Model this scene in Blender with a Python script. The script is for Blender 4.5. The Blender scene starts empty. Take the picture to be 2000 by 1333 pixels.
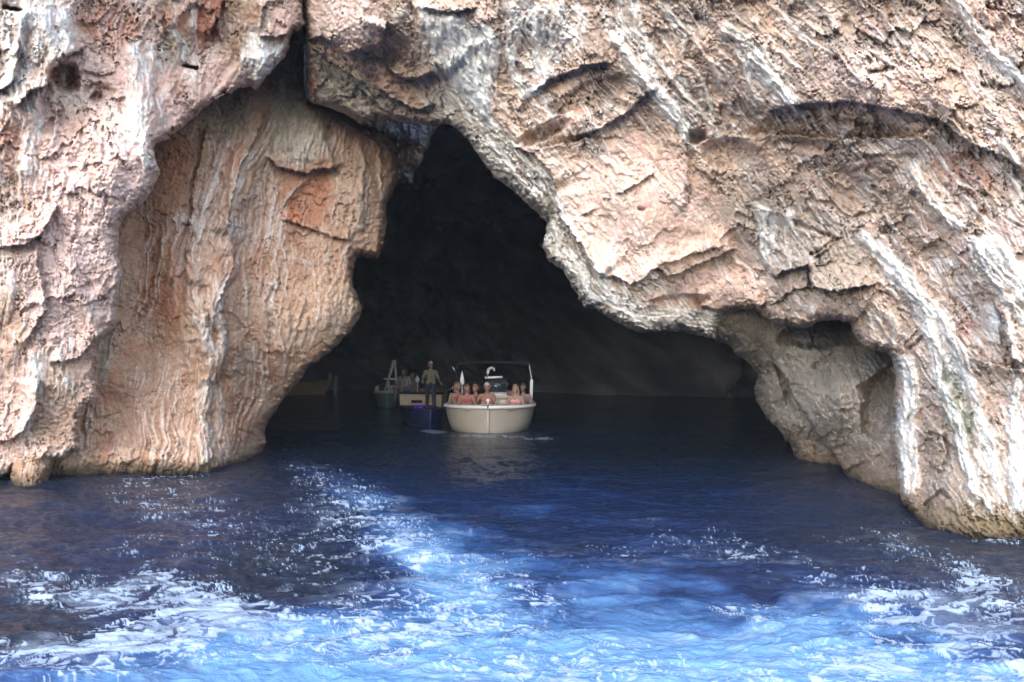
import bpy, bmesh, math, random
import numpy as np
from mathutils import Vector, Matrix
random.seed(7)
S = bpy.context.scene
col = S.collection

# ------------------------------------------------------------------ camera, sky, sun, exposure
F = 1500.0            # focal length in photo pixels
H = 1.77              # eye height over the water
HZ = 715.0            # photo row of the sea horizon
cam_d = bpy.data.cameras.new('camera')
cam_d.lens = 36.0 * F / 2000.0
cam_d.sensor_width = 36.0
cam_d.shift_y = (HZ - 666.5) / 2000.0
cam_d.clip_end = 600
cam = bpy.data.objects.new('camera', cam_d)
cam.location = (0, 0, H)
cam.rotation_euler = (math.radians(90), 0, 0)
col.objects.link(cam)
S.camera = cam

SUN_EL, SUN_AZ = 34.0, -14.0    # azimuth: 0 = straight behind the camera, negative = from the left
w = bpy.data.worlds.new('World')
S.world = w
w.use_nodes = True
nt = w.node_tree
bg = nt.nodes['Background']
sky = nt.nodes.new('ShaderNodeTexSky')
sky.sky_type = 'NISHITA'
sky.sun_disc = False
sky.sun_elevation = math.radians(SUN_EL)
sky.sun_rotation = math.radians(180 - SUN_AZ)
sky.air_density = 1.0
sky.dust_density = 1.5
sky.ozone_density = 1.0
nt.links.new(sky.outputs[0], bg.inputs[0])
bg.inputs[1].default_value = 0.15
sun_d = bpy.data.lights.new('sun', 'SUN')
sun_d.energy = 0.75
sun_d.angle = math.radians(140)
sun_d.color = (1.0, 0.98, 0.96)
sun = bpy.data.objects.new('sun', sun_d)
el, az = math.radians(SUN_EL), math.radians(SUN_AZ)
to_sun = Vector((math.sin(az) * math.cos(el), -math.cos(az) * math.cos(el), math.sin(el)))
sun.rotation_euler = to_sun.to_track_quat('Z', 'Y').to_euler()
sun.location = to_sun * 60
col.objects.link(sun)
S.view_settings.view_transform = 'Standard'
S.view_settings.look = 'None'
S.view_settings.exposure = 2.05
S.view_settings.gamma = 1.0
S.cycles.use_denoising = True
S.cycles.max_bounces = 8
S.cycles.diffuse_bounces = 5
S.cycles.glossy_bounces = 4
S.cycles.caustics_reflective = False
S.cycles.caustics_refractive = False
S.cycles.sample_clamp_indirect = 8

# ------------------------------------------------------------------ numpy noise
_rng = np.random.RandomState(11)
_P = _rng.permutation(4096).astype(np.int32)
_A = _rng.rand(4096) * 2 * np.pi
_GX, _GY = np.cos(_A).astype(np.float32), np.sin(_A).astype(np.float32)
_R1 = _rng.rand(4096).astype(np.float32)
_R2 = _rng.rand(4096).astype(np.float32)

def _h(ix, iy, seed):
    return _P[(_P[(ix + seed * 131) & 4095] + iy) & 4095]

def perlin(x, y, seed=0):
    x = np.asarray(x, np.float32); y = np.asarray(y, np.float32)
    x0 = np.floor(x); y0 = np.floor(y)
    ix = x0.astype(np.int32); iy = y0.astype(np.int32)
    fx = x - x0; fy = y - y0
    u = fx * fx * fx * (fx * (fx * 6 - 15) + 10); v = fy * fy * fy * (fy * (fy * 6 - 15) + 10)
    def g(a, b):
        k = _h(ix + a, iy + b, seed)
        return _GX[k] * (fx - a) + _GY[k] * (fy - b)
    n0 = g(0, 0); n0 = n0 + u * (g(1, 0) - n0)
    n1 = g(0, 1); n1 = n1 + u * (g(1, 1) - n1)
    return (n0 + v * (n1 - n0)) * 1.4

def fbm(x, y, seed=0, oct=4, gain=0.5):
    a, s, t, f = 1.0, 0.0, 0.0, 1.0
    for i in range(oct):
        s = s + a * perlin(x * f + 17.3 * i, y * f - 9.1 * i, seed + i); t += a; a *= gain; f *= 2.03
    return s / t

def ridged(x, y, seed=0, oct=4, gain=0.5):
    a, s, t, f = 1.0, 0.0, 0.0, 1.0
    for i in range(oct):
        s = s + a * (1 - np.abs(perlin(x * f + 5.7 * i, y * f + 3.3 * i, seed + i)) * 1.6); t += a; a *= gain; f *= 2.07
    return s / t          # about 0..1, 1 on the crests

def worley(x, y, seed=0):
    x = np.asarray(x, np.float32); y = np.asarray(y, np.float32)
    x0 = np.floor(x); y0 = np.floor(y)
    ix = x0.astype(np.int32); iy = y0.astype(np.int32)
    f1 = np.full(x.shape, 9.0, np.float32); f2 = f1.copy(); cid = np.zeros(x.shape, np.float32)
    for a in (-1, 0, 1):
        for b in (-1, 0, 1):
            k = _h(ix + a, iy + b, seed)
            d = np.hypot(x0 + a + _R1[k] - x, y0 + b + _R2[k] - y)
            n = d < f1
            f2 = np.where(n, f1, np.minimum(f2, d)); cid = np.where(n, _R1[(k * 7 + 3) & 4095], cid); f1 = np.where(n, d, f1)
    return f1, f2, cid

def sst(a, b, x):
    t = np.clip((x - a) / (b - a), 0, 1)
    return t * t * (3 - 2 * t)

def seg_dist(X, Y, pts, closed=False):
    """distance, side (>0 = left of a downward line / below a rightward line), length along, at every grid point"""
    best = np.full(X.shape, 1e9, np.float32); side = np.zeros(X.shape, np.float32); along = np.zeros(X.shape, np.float32)
    P = list(pts) + ([pts[0]] if closed else [])
    L = 0.0
    for (ax, ay), (bx, by) in zip([p[:2] for p in P[:-1]], [p[:2] for p in P[1:]]):
        dx, dy = bx - ax, by - ay
        l2 = dx * dx + dy * dy + 1e-9
        t = np.clip(((X - ax) * dx + (Y - ay) * dy) / l2, 0, 1)
        d = np.hypot(X - ax - t * dx, Y - ay - t * dy)
        n = d < best
        best = np.where(n, d, best)
        side = np.where(n, np.sign(dx * (Y - ay) - dy * (X - ax)), side)
        ln = math.sqrt(l2)
        along = np.where(n, L + t * ln, along)
        L += ln
    return best, side, along, L

def inside(X, Y, pts):
    c = np.zeros(X.shape, bool)
    n = len(pts)
    for i in range(n):
        ax, ay = pts[i]; bx, by = pts[(i + 1) % n]
        if ay == by: continue
        c ^= ((ay > Y) != (by > Y)) & (X < (bx - ax) * (Y - ay) / (by - ay) + ax)
    return c

def tps(ctrl):
    """smooth surface through (px, py, depth) control points"""
    C = np.array(ctrl, float); p = C[:, :2] / 1000.0; n = len(C)
    def U(r2): return 0.5 * r2 * np.log(r2 + 1e-12)
    K = U(((p[:, None] - p[None]) ** 2).sum(-1)) + np.eye(n) * 1e-4
    Pm = np.hstack([np.ones((n, 1)), p])
    M = np.zeros((n + 3, n + 3)); M[:n, :n] = K; M[:n, n:] = Pm; M[n:, :n] = Pm.T
    s = np.linalg.solve(M, np.concatenate([C[:, 2], np.zeros(3)]))
    def f(X, Y):
        x = X / 1000.0; y = Y / 1000.0
        r = s[n] + s[n + 1] * x + s[n + 2] * y
        for i in range(n):
            r = r + s[i] * U((x - p[i, 0]) ** 2 + (y - p[i, 1]) ** 2)
        return r
    return f

def lin(r, g, b):
    f = lambda c: (c / 255.0) / 12.92 if c <= 10 else (((c / 255.0) + 0.055) / 1.055) ** 2.4
    return np.array([f(r), f(g), f(b)], np.float32)

def grid_mesh(name, V, mask_face, cols=None, attrs=None, smooth=True):
    """V: (rows, cols, 3); faces kept where mask_face; compacts unused vertices"""
    R, C = V.shape[:2]
    idx = np.arange(R * C).reshape(R, C)
    q = np.stack([idx[:-1, :-1], idx[1:, :-1], idx[1:, 1:], idx[:-1, 1:]], -1)[mask_face]
    used = np.zeros(R * C, bool); used[q.ravel()] = True
    remap = np.cumsum(used) - 1
    q = remap[q]
    v = V.reshape(-1, 3)[used].astype(np.float32)
    me = bpy.data.meshes.new(name)
    me.vertices.add(len(v)); me.vertices.foreach_set('co', v.ravel())
    me.loops.add(q.size); me.loops.foreach_set('vertex_index', q.ravel().astype(np.int32))
    me.polygons.add(len(q)); me.polygons.foreach_set('loop_start', np.arange(0, q.size, 4, dtype=np.int32))
    me.update(calc_edges=True)
    if smooth: me.polygons.foreach_set('use_smooth', np.ones(len(q), bool))
    if cols is not None:
        a = me.attributes.new('rock_colour', 'FLOAT_COLOR', 'POINT')
        c4 = np.ones((len(v), 4), np.float32); c4[:, :3] = cols.reshape(-1, 3)[used]
        a.data.foreach_set('color', c4.ravel())
    for k, arr in (attrs or {}).items():
        a = me.attributes.new(k, 'FLOAT', 'POINT'); a.data.foreach_set('value', arr.reshape(-1)[used].astype(np.float32).ravel())
    return me

# ------------------------------------------------------------------ materials
def new_mat(name):
    m = bpy.data.materials.new(name); m.use_nodes = True
    n = m.node_tree.nodes; l = m.node_tree.links
    return m, n, l, n['Principled BSDF']

def rock_material():
    m, n, l, b = new_mat('limestone')
    at = n.new('ShaderNodeAttribute'); at.attribute_name = 'rock_colour'
    geo = n.new('ShaderNodeNewGeometry')
    n1 = n.new('ShaderNodeTexNoise'); n1.inputs['Scale'].default_value = 14; n1.inputs['Detail'].default_value = 8; n1.inputs['Roughness'].default_value = 0.72
    n2 = n.new('ShaderNodeTexNoise'); n2.inputs['Scale'].default_value = 45; n2.inputs['Detail'].default_value = 6; n2.inputs['Roughness'].default_value = 0.75
    vo = n.new('ShaderNodeTexVoronoi'); vo.inputs['Scale'].default_value = 16
    for t in (n1, n2, vo): l.new(geo.outputs['Position'], t.inputs['Vector'])
    # speckle: lighter and darker mineral grains
    rp = n.new('ShaderNodeMapRange'); rp.inputs[1].default_value = 0.3; rp.inputs[2].default_value = 0.7; rp.inputs[3].default_value = 0.72; rp.inputs[4].default_value = 1.28
    l.new(n1.outputs['Fac'], rp.inputs[0])
    mul = n.new('ShaderNodeVectorMath'); mul.operation = 'SCALE'
    l.new(at.outputs['Color'], mul.inputs[0]); l.new(rp.outputs[0], mul.inputs['Scale'])
    l.new(mul.outputs[0], b.inputs['Base Color'])
    n3 = n.new('ShaderNodeTexNoise'); n3.inputs['Scale'].default_value = 60; n3.inputs['Detail'].default_value = 4; n3.inputs['Roughness'].default_value = 0.8
    l.new(geo.outputs['Position'], n3.inputs['Vector'])
    rp3 = n.new('ShaderNodeMapRange'); rp3.inputs[1].default_value = 0.35; rp3.inputs[2].default_value = 0.65; rp3.inputs[3].default_value = 0.74; rp3.inputs[4].default_value = 1.26
    l.new(n3.outputs['Fac'], rp3.inputs[0])
    mu3 = n.new('ShaderNodeVectorMath'); mu3.operation = 'SCALE'
    l.new(mul.outputs[0], mu3.inputs[0]); l.new(rp3.outputs[0], mu3.inputs['Scale']); l.new(mu3.outputs[0], b.inputs['Base Color'])
    b.inputs['Roughness'].default_value = 0.82
    b.inputs['Specular IOR Level'].default_value = 0.35
    add = n.new('ShaderNodeMath'); add.operation = 'MULTIPLY_ADD'; add.inputs[1].default_value = 0.5
    l.new(n2.outputs['Fac'], add.inputs[0]); l.new(n1.outputs['Fac'], add.inputs[2])
    bu = n.new('ShaderNodeBump'); bu.inputs['Strength'].default_value = 0.45; bu.inputs['Distance'].default_value = 0.035
    l.new(add.outputs[0], bu.inputs['Height']); l.new(bu.outputs[0], b.inputs['Normal'])
    return m

ROCK = rock_material()

PINK, TAN, OCHRE, ORANGE = lin(200, 166, 150), lin(190, 162, 138), lin(170, 132, 96), lin(178, 112, 66)
GREY, PALE, WHITE, RUST = lin(142, 132, 120), lin(206, 190, 176), lin(222, 226, 224), lin(160, 92, 62)
GREEN, YELLOW, SLATE, BROWN = lin(140, 142, 120), lin(168, 128, 60), lin(112, 112, 122), lin(134, 108, 86)

# ------------------------------------------------------------------ rock masses
class Mass:
    """one mass of rock: its outline, distance and relief are laid out on a fine sheet that is then carried out to
    its real distance and bent back into the cliff along its rim"""
    def __init__(s, name, poly, ctrl, xr, yr, step=2.0, outstep=14.0, seed=1, edge_r=26, round_m=0.7, back=0.28, edge_noise=7.0):
        def axis(lo, hi, a, b):
            cuts = [(lo, a - 420, outstep), (a - 420, a, 5.0), (a, b, step), (b, b + 480, 5.0), (b + 480, hi + outstep, outstep)]
            return np.concatenate([np.arange(max(c0, lo), min(c1, hi + outstep), st) for c0, c1, st in cuts if min(c1, hi + outstep) > max(c0, lo)])
        s.name = name; s.seed = seed
        s.xs = axis(xr[0], xr[1], -20, 2020); s.ys = axis(yr[0], yr[1], -20, 1100)
        s.X, s.Y = [a.astype(np.float32) for a in np.meshgrid(s.xs, s.ys)]
        X, Y = s.X, s.Y
        s.wx = X + 7 * fbm(X / 45, Y / 45, seed + 50, 4) + 3.0 * perlin(X / 11, Y / 11, seed + 51)
        s.wy = Y + 7 * fbm(X / 45, Y / 45, seed + 60, 4) + 3.0 * perlin(X / 11, Y / 11, seed + 61)
        s.D = tps(ctrl)(X, Y).astype(np.float32)
        ex = X + edge_noise * fbm(X / 20, Y / 20, seed + 70, 4, .7); ey = Y + edge_noise * fbm(X / 20, Y / 20, seed + 71, 4, .7)
        d = seg_dist(ex, ey, poly, True)[0]
        s.sd = np.where(inside(ex, ey, poly), d, -d)
        s.edge_r, s.round_m, s.back = edge_r, round_m, back
        s.C = np.zeros(X.shape + (3,), np.float32)
        s.Wm = np.zeros(X.shape, np.float32); s.damp = (.85 * np.maximum(np.maximum(sst(-330, -420, X), sst(2420, 2500, X)), sst(-330, -430, Y))).astype(np.float32)

    def win(s, pts, pad):
        xs = [p[0] for p in pts]; ys = [p[1] for p in pts]
        i0, i1 = np.searchsorted(s.xs, [min(xs) - pad, max(xs) + pad]); j0, j1 = np.searchsorted(s.ys, [min(ys) - pad, max(ys) + pad])
        return (slice(j0, j1), slice(i0, i1))

    def ledge(s, pts, amp, wd, near):
        """a plate edge: the side `near` stands forward by amp metres at the line and fades over wd pixels"""
        k = s.win(pts, wd * 3 + 14)
        if s.wx[k].size == 0: return
        d, sg, al, L = seg_dist(s.wx[k], s.wy[k], pts)
        end = sst(0, 16, al) * sst(0, 16, L - al)
        e = np.exp(-(d / wd) ** 1.3) * end
        s.D[k] -= amp * np.where(sg * near > 0, e, -0.35 * np.exp(-(d / (wd * .35)) ** 2) * end)

    def crack(s, pts, amp, wd):
        k = s.win(pts, wd * 3 + 14)
        if s.wx[k].size == 0: return
        d, sg, al, L = seg_dist(s.wx[k], s.wy[k], pts)
        s.D[k] += amp * np.exp(-(d / wd) ** 2) * sst(0, 10, al) * sst(0, 10, L - al)

    def rib(s, pts, amp, wd, white=1.0, soft=False, hair=1.0):
        """a flowstone rib: raised, fluted and white; wd = one width or (start, end)"""
        w0, w1 = wd if isinstance(wd, tuple) else (wd, wd)
        k = s.win(pts, max(w0, w1) * 1.6 + 14)
        if s.wx[k].size == 0: return
        X, Y = s.wx[k], s.wy[k]
        d, sg, al, L = seg_dist(X, Y, pts)
        ww = (w0 + (w1 - w0) * al / L) * (1.1 + .5 * perlin(al / 30, 0 * al, s.seed + 9) + .12 * perlin(al / 12, 0 * al, s.seed + 19))
        q = np.clip(d / np.maximum(ww, 1), 0, 3)
        end = sst(0, 20, al) * sst(0, 20, L - al)
        prof = np.clip(1 - q * q, 0, 1) ** .6 * end
        c = sg * d + 5 * perlin(al / 34, 0 * al + 3, s.seed + 41) + 1.6 * perlin(al / 9, d / 9, s.seed + 42)
        fl = ridged(c / 11 + 40, al / 150, s.seed + 12, 2)
        st = ridged(c / 7.5 + 9, al / 70, s.seed + 43, 3)
        s.D[k] -= amp * .8 * (prof * (.75 + .7 * (fl - .5) * hair))
        body = sst(1.2, .5, q + .55 * fbm(c / 9, al / 50, s.seed + 14, 4)) * end
        m = body * (.14 + .80 * sst(.52, .80, st + .22 * fbm(c / 3.2, al / 22, s.seed + 44, 3))) * white
        vein = sst(.80, .93, st) * sst(1.5, .9, q) * end * white
        s.Wm[k] = np.maximum(s.Wm[k], np.maximum(m, vein))
        s.damp[k] = np.maximum(s.damp[k], sst(1.5, .8, q) * end * .7)

    def hairs(s, rnd, n, box, ang, ln=(35, 110), wd=(2, 4), amp=.05, white=.8, keep=None):
        for _ in range(n):
            x, y = rnd.uniform(box[0], box[2]), rnd.uniform(box[1], box[3])
            a = math.radians(ang + rnd.uniform(-9, 9)); L = rnd.uniform(*ln); p = [(x, y)]
            for i in range(4):
                a2 = a + rnd.uniform(-.3, .3); x += math.sin(a2) * L / 4; y += math.cos(a2) * L / 4; p.append((x, y))
            s.rib(p, amp, (rnd.uniform(*wd), rnd.uniform(*wd) * .7), white * rnd.uniform(.6, 1))

    def bulge(s, cx, cy, rx, ry, amp, rot=0, p=1.0):
        a = math.radians(rot); X, Y = s.wx - cx, s.wy - cy
        u = (X * math.cos(a) + Y * math.sin(a)) / rx; v = (-X * math.sin(a) + Y * math.cos(a)) / ry
        s.D -= amp * np.exp(-(u * u + v * v) ** p)

    def blob(s, cx, cy, rx, ry, rot=0):
        a = math.radians(rot); X, Y = s.wx - cx, s.wy - cy
        u = (X * math.cos(a) + Y * math.sin(a)) / rx; v = (-X * math.sin(a) + Y * math.cos(a)) / ry
        r = np.sqrt(u * u + v * v) + .35 * fbm(s.X / 30, s.Y / 30, s.seed + 33, 4)
        return sst(1.15, .65, r)

    def mix(s, c, m):
        m = np.clip(m, 0, 1)[..., None]
        s.C = s.C * (1 - m) + c * m

    def relief(s, ang, big=.30, saw=.12, flute=.05, fine=.035, pit=.02, plate=.10, sc=1.0, mask_flute=None):
        """ang: direction of flow in degrees from vertical (positive leans to the right going down)"""
        X, Y, sd = s.X, s.Y, s.seed
        a = math.radians(ang)
        wx = X + 26 * fbm(X / 120, Y / 120, sd, 3); wy = Y + 26 * fbm(X / 120, Y / 120, sd + 4, 3)
        u = (wx * math.cos(a) - wy * math.sin(a)) / sc; v = (wx * math.sin(a) + wy * math.cos(a)) / sc
        s.u, s.v = u, v
        s.D -= big * fbm(u / 150, v / 260, sd + 1, 3).astype(np.float32)
        D = 0 * u
        # overlapping scales: slow ramp, sudden drop
        t = v / 95 + 1.5 * fbm(u / 70, v / 130, sd + 2, 4, .55)
        fr = t - np.floor(t)
        D -= saw * (fr ** 1.5 - .4) * sst(-.15, .3, fbm(u / 130, v / 170, sd + 7, 2) + .12)
        t = u / 75 + 1.3 * fbm(u / 110, v / 120, sd + 22, 4, .55)
        fr = t - np.floor(t)
        D -= saw * .75 * (fr ** 1.5 - .4) * sst(-.1, .3, fbm(u / 150, v / 190, sd + 27, 2))
        t = v / 34 + 1.6 * fbm(u / 26, v / 50, sd + 3, 3, .55)
        fr = t - np.floor(t)
        D -= saw * .30 * (fr ** 2 - .3) * sst(-.1, .25, fbm(u / 90, v / 90, sd + 8, 2))
        # fractured plates
        f1, f2, cid = worley(u / 62 + .5 * fbm(X / 40, Y / 40, sd + 5, 3), v / 84 + .5 * fbm(X / 40, Y / 40, sd + 6, 3), sd)
        D -= plate * (cid - .5) * sst(0, .10, f2 - f1)
        f1, f2, cid = worley(u / 21 + .5 * fbm(X / 14, Y / 14, sd + 15, 2), v / 27 + .5 * fbm(X / 14, Y / 14, sd + 16, 2), sd + 3)
        D -= plate * .26 * (cid - .5) * sst(0, .15, f2 - f1)
        rough = .25 + 1.1 * sst(-.25, .3, fbm(X / 90, Y / 90, sd + 99, 3))
        # open joints between blocks, and drip lines along the flow
        jx = u / 40 + .9 * fbm(X / 30, Y / 30, sd + 81, 4, .6); jy = v / 62 + .9 * fbm(X / 30, Y / 30, sd + 82, 4, .6)
        f1, f2, cid = worley(jx, jy, sd + 11)
        D += .11 * sst(.06, 0, f2 - f1) * sst(-.15, .15, fbm(u / 70, v / 70, sd + 83, 3))
        D -= .05 * (cid - .5) * sst(0, .05, f2 - f1)
        ln = ridged(u / 7.5, v / 170, sd + 84, 2); s.ln = ln
        em = sst(4, 50, s.sd)
        D -= .030 * sst(.6, .95, ln) * em
        f1, f2, cid = worley(u / 9 + .6 * fbm(X / 7, Y / 7, sd + 85, 2), v / 13, sd + 13)
        D += (.010 * sst(.16, 0, f2 - f1) - .014 * (cid - .5)) * rough
        # hairline crevices, crumbly grain, pits
        r = np.abs(fbm(u / 48, v / 66, sd + 31, 4, .6)); D += fine * 2.0 * sst(.03, 0, r) * sst(-.1, .2, fbm(u / 80, v / 80, sd + 35, 2))
        D -= fine * .6 * fbm(X / 13, Y / 13, sd + 9, 3, .6) * rough
        D -= fine * .7 * rough * fbm(X / 5, Y / 6, sd + 10, 2, .7) + fine * .35 * (ridged(u / 8, v / 14, sd + 12, 2) - .5)
        f1, _, cid = worley(X / 11, Y / 11, sd + 6); D += pit * sst(.32, .05, f1) * (cid > .55)
        fm = ridged(u / 13, v / 190, sd + 11, 3)
        s.fl = fm
        fmask = sst(-.1, .35, fbm(u / 110, v / 230, sd + 13, 2)) if mask_flute is None else mask_flute
        s.fmask = fmask
        fmask = fmask * em; s.fmask = fmask; s.em = em
        D -= flute * (fm - .5) * fmask
        s.R = D.astype(np.float32)

    def finish(s, rocksplit=None, kind='structure', label=None, name=None):
        X, Y, sd = s.X, s.Y, s.sd
        g = s.C.mean(-1, keepdims=True)
        gr = fbm(X / 7, Y / 7, s.seed + 90, 3, .7)[..., None]
        s.C = (s.C * .72 + g * .28) * np.array([1.01, 1.0, 1.02], np.float32) * (1.03 + .30 * gr)
        s.mix(lin(220, 226, 226) * (1 + .15 * gr), s.Wm * .95)
        gy, gx = np.gradient(sd, s.ys, s.xs)
        n = np.hypot(gx, gy) + 1e-6; gx /= n; gy /= n
        R = s.edge_r
        rn = 7 * fbm(X / 9, Y / 9, s.seed + 95, 3, .6) + 5 * (worley(X / 17, Y / 17, s.seed + 96)[2] - .5)
        q = np.clip(1 - (sd + rn * sst(0, 6, sd)) / R, 0, 1)
        D = s.D + s.R * .76 * (1 - s.damp) + s.round_m * (1 - np.sqrt(np.clip(1 - q * q, 0, 1)))
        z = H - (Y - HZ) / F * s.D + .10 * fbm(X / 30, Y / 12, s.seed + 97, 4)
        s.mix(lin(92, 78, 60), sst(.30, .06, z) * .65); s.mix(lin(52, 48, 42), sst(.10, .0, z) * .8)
        o = np.clip(-sd, 0, 30)
        D = D + s.back * o
        px = X + gx * o * 1.12; py = Y + gy * o * 1.12
        V = np.stack([(px - 1000) / F * D, D, H - (py - HZ) / F * D], -1)
        keep = sd > -16
        V[..., 2] = np.maximum(V[..., 2], -1.6)
        zok = V[..., 2] > -1.55
        kv = keep & zok
        mf = kv[:-1, :-1] | kv[1:, :-1] | kv[1:, 1:] | kv[:-1, 1:]
        mf &= keep[:-1, :-1] & keep[1:, :-1] & keep[1:, 1:] & keep[:-1, 1:]
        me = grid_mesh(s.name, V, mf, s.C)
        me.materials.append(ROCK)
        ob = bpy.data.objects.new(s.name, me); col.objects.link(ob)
        ob['kind'] = kind
        if label: ob['label'] = label
        return ob

# ================================================================== THE CLIFF
def left_cliff():
    poly = [(-900, -900), (592, -900), (590, 0), (596, 50), (572, 66), (556, 112), (540, 128), (520, 152), (505, 170), (499, 178), (488, 166),
            (470, 172), (442, 184), (415, 200), (394, 212), (374, 234), (348, 256), (322, 275), (304, 281), (300, 292), (303, 310),
            (313, 332), (306, 352), (298, 370), (278, 399), (255, 412), (240, 426), (232, 452), (230, 500), (240, 536), (234, 560), (229, 585),
            (226, 637), (205, 655), (187, 668), (192, 700), (190, 750), (187, 782), (166, 800), (157, 820), (157, 876), (140, 890), (127, 897),
            (100, 900), (75, 905), (50, 912), (30, 917), (0, 935), (-200, 960), (-900, 1010)]
    ctrl = [(0, 935, 11.7), (100, 905, 11.6), (156, 850, 11.7), (220, 640, 11.4), (300, 300, 10.9), (260, 450, 11.0), (150, 200, 10.4), (0, 0, 9.5),
            (590, 0, 11.7), (500, 150, 12.2), (380, 220, 11.7), (0, 500, 10.4), (-600, 0, 8.5), (-600, 900, 9.5), (0, -800, 7.0), (590, -800, 9.0), (-900, -900, 6.5), (300, -300, 9.6)]
    m = Mass('cliff', poly, ctrl, (-900, 640), (-900, 1100), seed=1, edge_r=15, round_m=0.6, back=.25)
    m.relief(-8, big=.30, saw=.12, flute=.06, fine=.04, plate=.08)
    X, Y, u, v = m.X, m.Y, m.u, m.v
    n = fbm(u / 80, v / 140, 3, 5); n2 = fbm(X / 60, Y / 60, 8, 5); n3 = fbm(u / 14, v / 60, 5, 4)
    m.C[:] = PINK
    m.mix(PALE, sst(-.05, .45, n + .4 * n3))
    m.mix(TAN, sst(0, .4, n2) * .6)
    m.mix(OCHRE, sst(.1, .45, fbm(u / 50, v / 110, 21, 4)) * .75)
    m.mix(lin(218, 186, 176), sst(-.25, .35, n3 + .4) * m.blob(190, 380, 130, 140) * .8)
    m.mix(lin(206, 176, 168), m.blob(110, 560, 120, 120) * .6)
    m.mix(ORANGE, m.blob(215, 45, 70, 55) * .8 * sst(-.4, .2, n3))
    m.mix(RUST, m.blob(405, 40, 32, 75, 15) * .9)
    m.mix(ORANGE, m.blob(345, 60, 30, 50) * .8)
    m.mix(OCHRE, m.blob(480, 55, 55, 60) * .8)
    m.mix(ORANGE, m.blob(20, 290, 30, 60) * .5)
    m.mix(OCHRE, m.blob(125, 150, 32, 34) * .95); m.mix(ORANGE, m.blob(140, 155, 12, 25) * .8)
    m.mix(RUST, m.blob(340, 190, 60, 50) * .25)
    m.mix(OCHRE, m.blob(110, 800, 60, 90) * .6); m.mix(OCHRE, m.blob(15, 650, 40, 80) * .5)
    m.mix(GREEN, m.blob(340, 95, 40, 40) * .6)
    # grey-white sheets of flowstone
    wv = np.clip(.25 + 1.1 * sst(.5, .85, m.fl + .25 * n3), 0, 1)
    m.mix(WHITE, m.blob(70, 60, 75, 75, 0) * wv * .85)
    m.mix(WHITE, m.blob(30, 130, 32, 90, 10) * wv * .7)
    m.mix(WHITE, m.blob(510, 110, 42, 58, -15) * sst(-.5, .3, n3) * .9)
    m.mix(PALE, m.blob(140, 190, 40, 25) * .5)
    m.mix(WHITE, sst(.72, .92, m.fl + .15 * n3) * m.fmask * .45)
    m.mix(PALE, sst(.74, .93, m.ln + .1 * n3) * sst(-.1, .3, fbm(u / 60, v / 160, 43, 3)) * .8)
    # big lobes
    m.bulge(235, 330, 75, 110, .45, 15); m.bulge(285, 250, 28, 120, .30, -8)
    m.bulge(120, 560, 100, 120, .30); m.bulge(70, 60, 90, 80, .35); m.bulge(115, 780, 60, 90, .25); m.bulge(380, 200, 60, 60, .25)
    m.bulge(510, 110, 40, 60, .35); m.bulge(60, 850, 70, 40, -.15)
    m.D += .35 * m.blob(125, 150, 30, 32) + .15 * m.blob(190, 180, 30, 20)
    m.ledge([(30, 215), (37, 203), (60, 176), (90, 167), (101, 139), (124, 107), (150, 99), (160, 90)], .40, 40, -1)
    m.ledge([(-20, 182), (10, 174), (26, 160), (34, 120), (36, 80)], .22, 20, -1)
    m.ledge([(-20, 482), (40, 479), (75, 462), (100, 430), (112, 400)], .28, 34, -1)
    m.ledge([(95, 712), (120, 708), (150, 701), (187, 667), (210, 650)], .30, 45, -1)
    m.ledge([(-20, 868), (20, 860), (49, 838), (68, 797), (80, 740)], .25, 30, -1)
    m.ledge([(75, 480), (70, 520), (86, 556), (90, 604), (60, 650), (45, 684)], .16, 26, 1)
    m.ledge([(330, 290), (345, 262), (400, 215), (445, 175), (470, 140), (474, 95)], .30, 34, 1)
    m.ledge([(434, 0), (430, 30), (412, 60), (404, 82)], .25, 26, 1)
    m.ledge([(520, 0), (512, 30), (506, 70)], .20, 20, 1)
    m.ledge([(500, 75), (540, 70), (575, 62)], .22, 22, -1)
    m.ledge([(325, 20), (322, 40), (335, 62)], .2, 16, -1)
    m.ledge([(120, 378), (135, 380), (152, 376)], .14, 12, -1)
    m.crack([(344, 123), (349, 124)], .5, 3.5); m.crack([(354, 126), (366, 128), (388, 135)], .7, 3.2)
    m.crack([(0, 8), (20, 14), (48, 22)], .5, 4)
    m.crack([(160, 230), (163, 260), (160, 290)], .10, 4)
    m.D += .22 * m.blob(190, 190, 14, 12)
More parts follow.
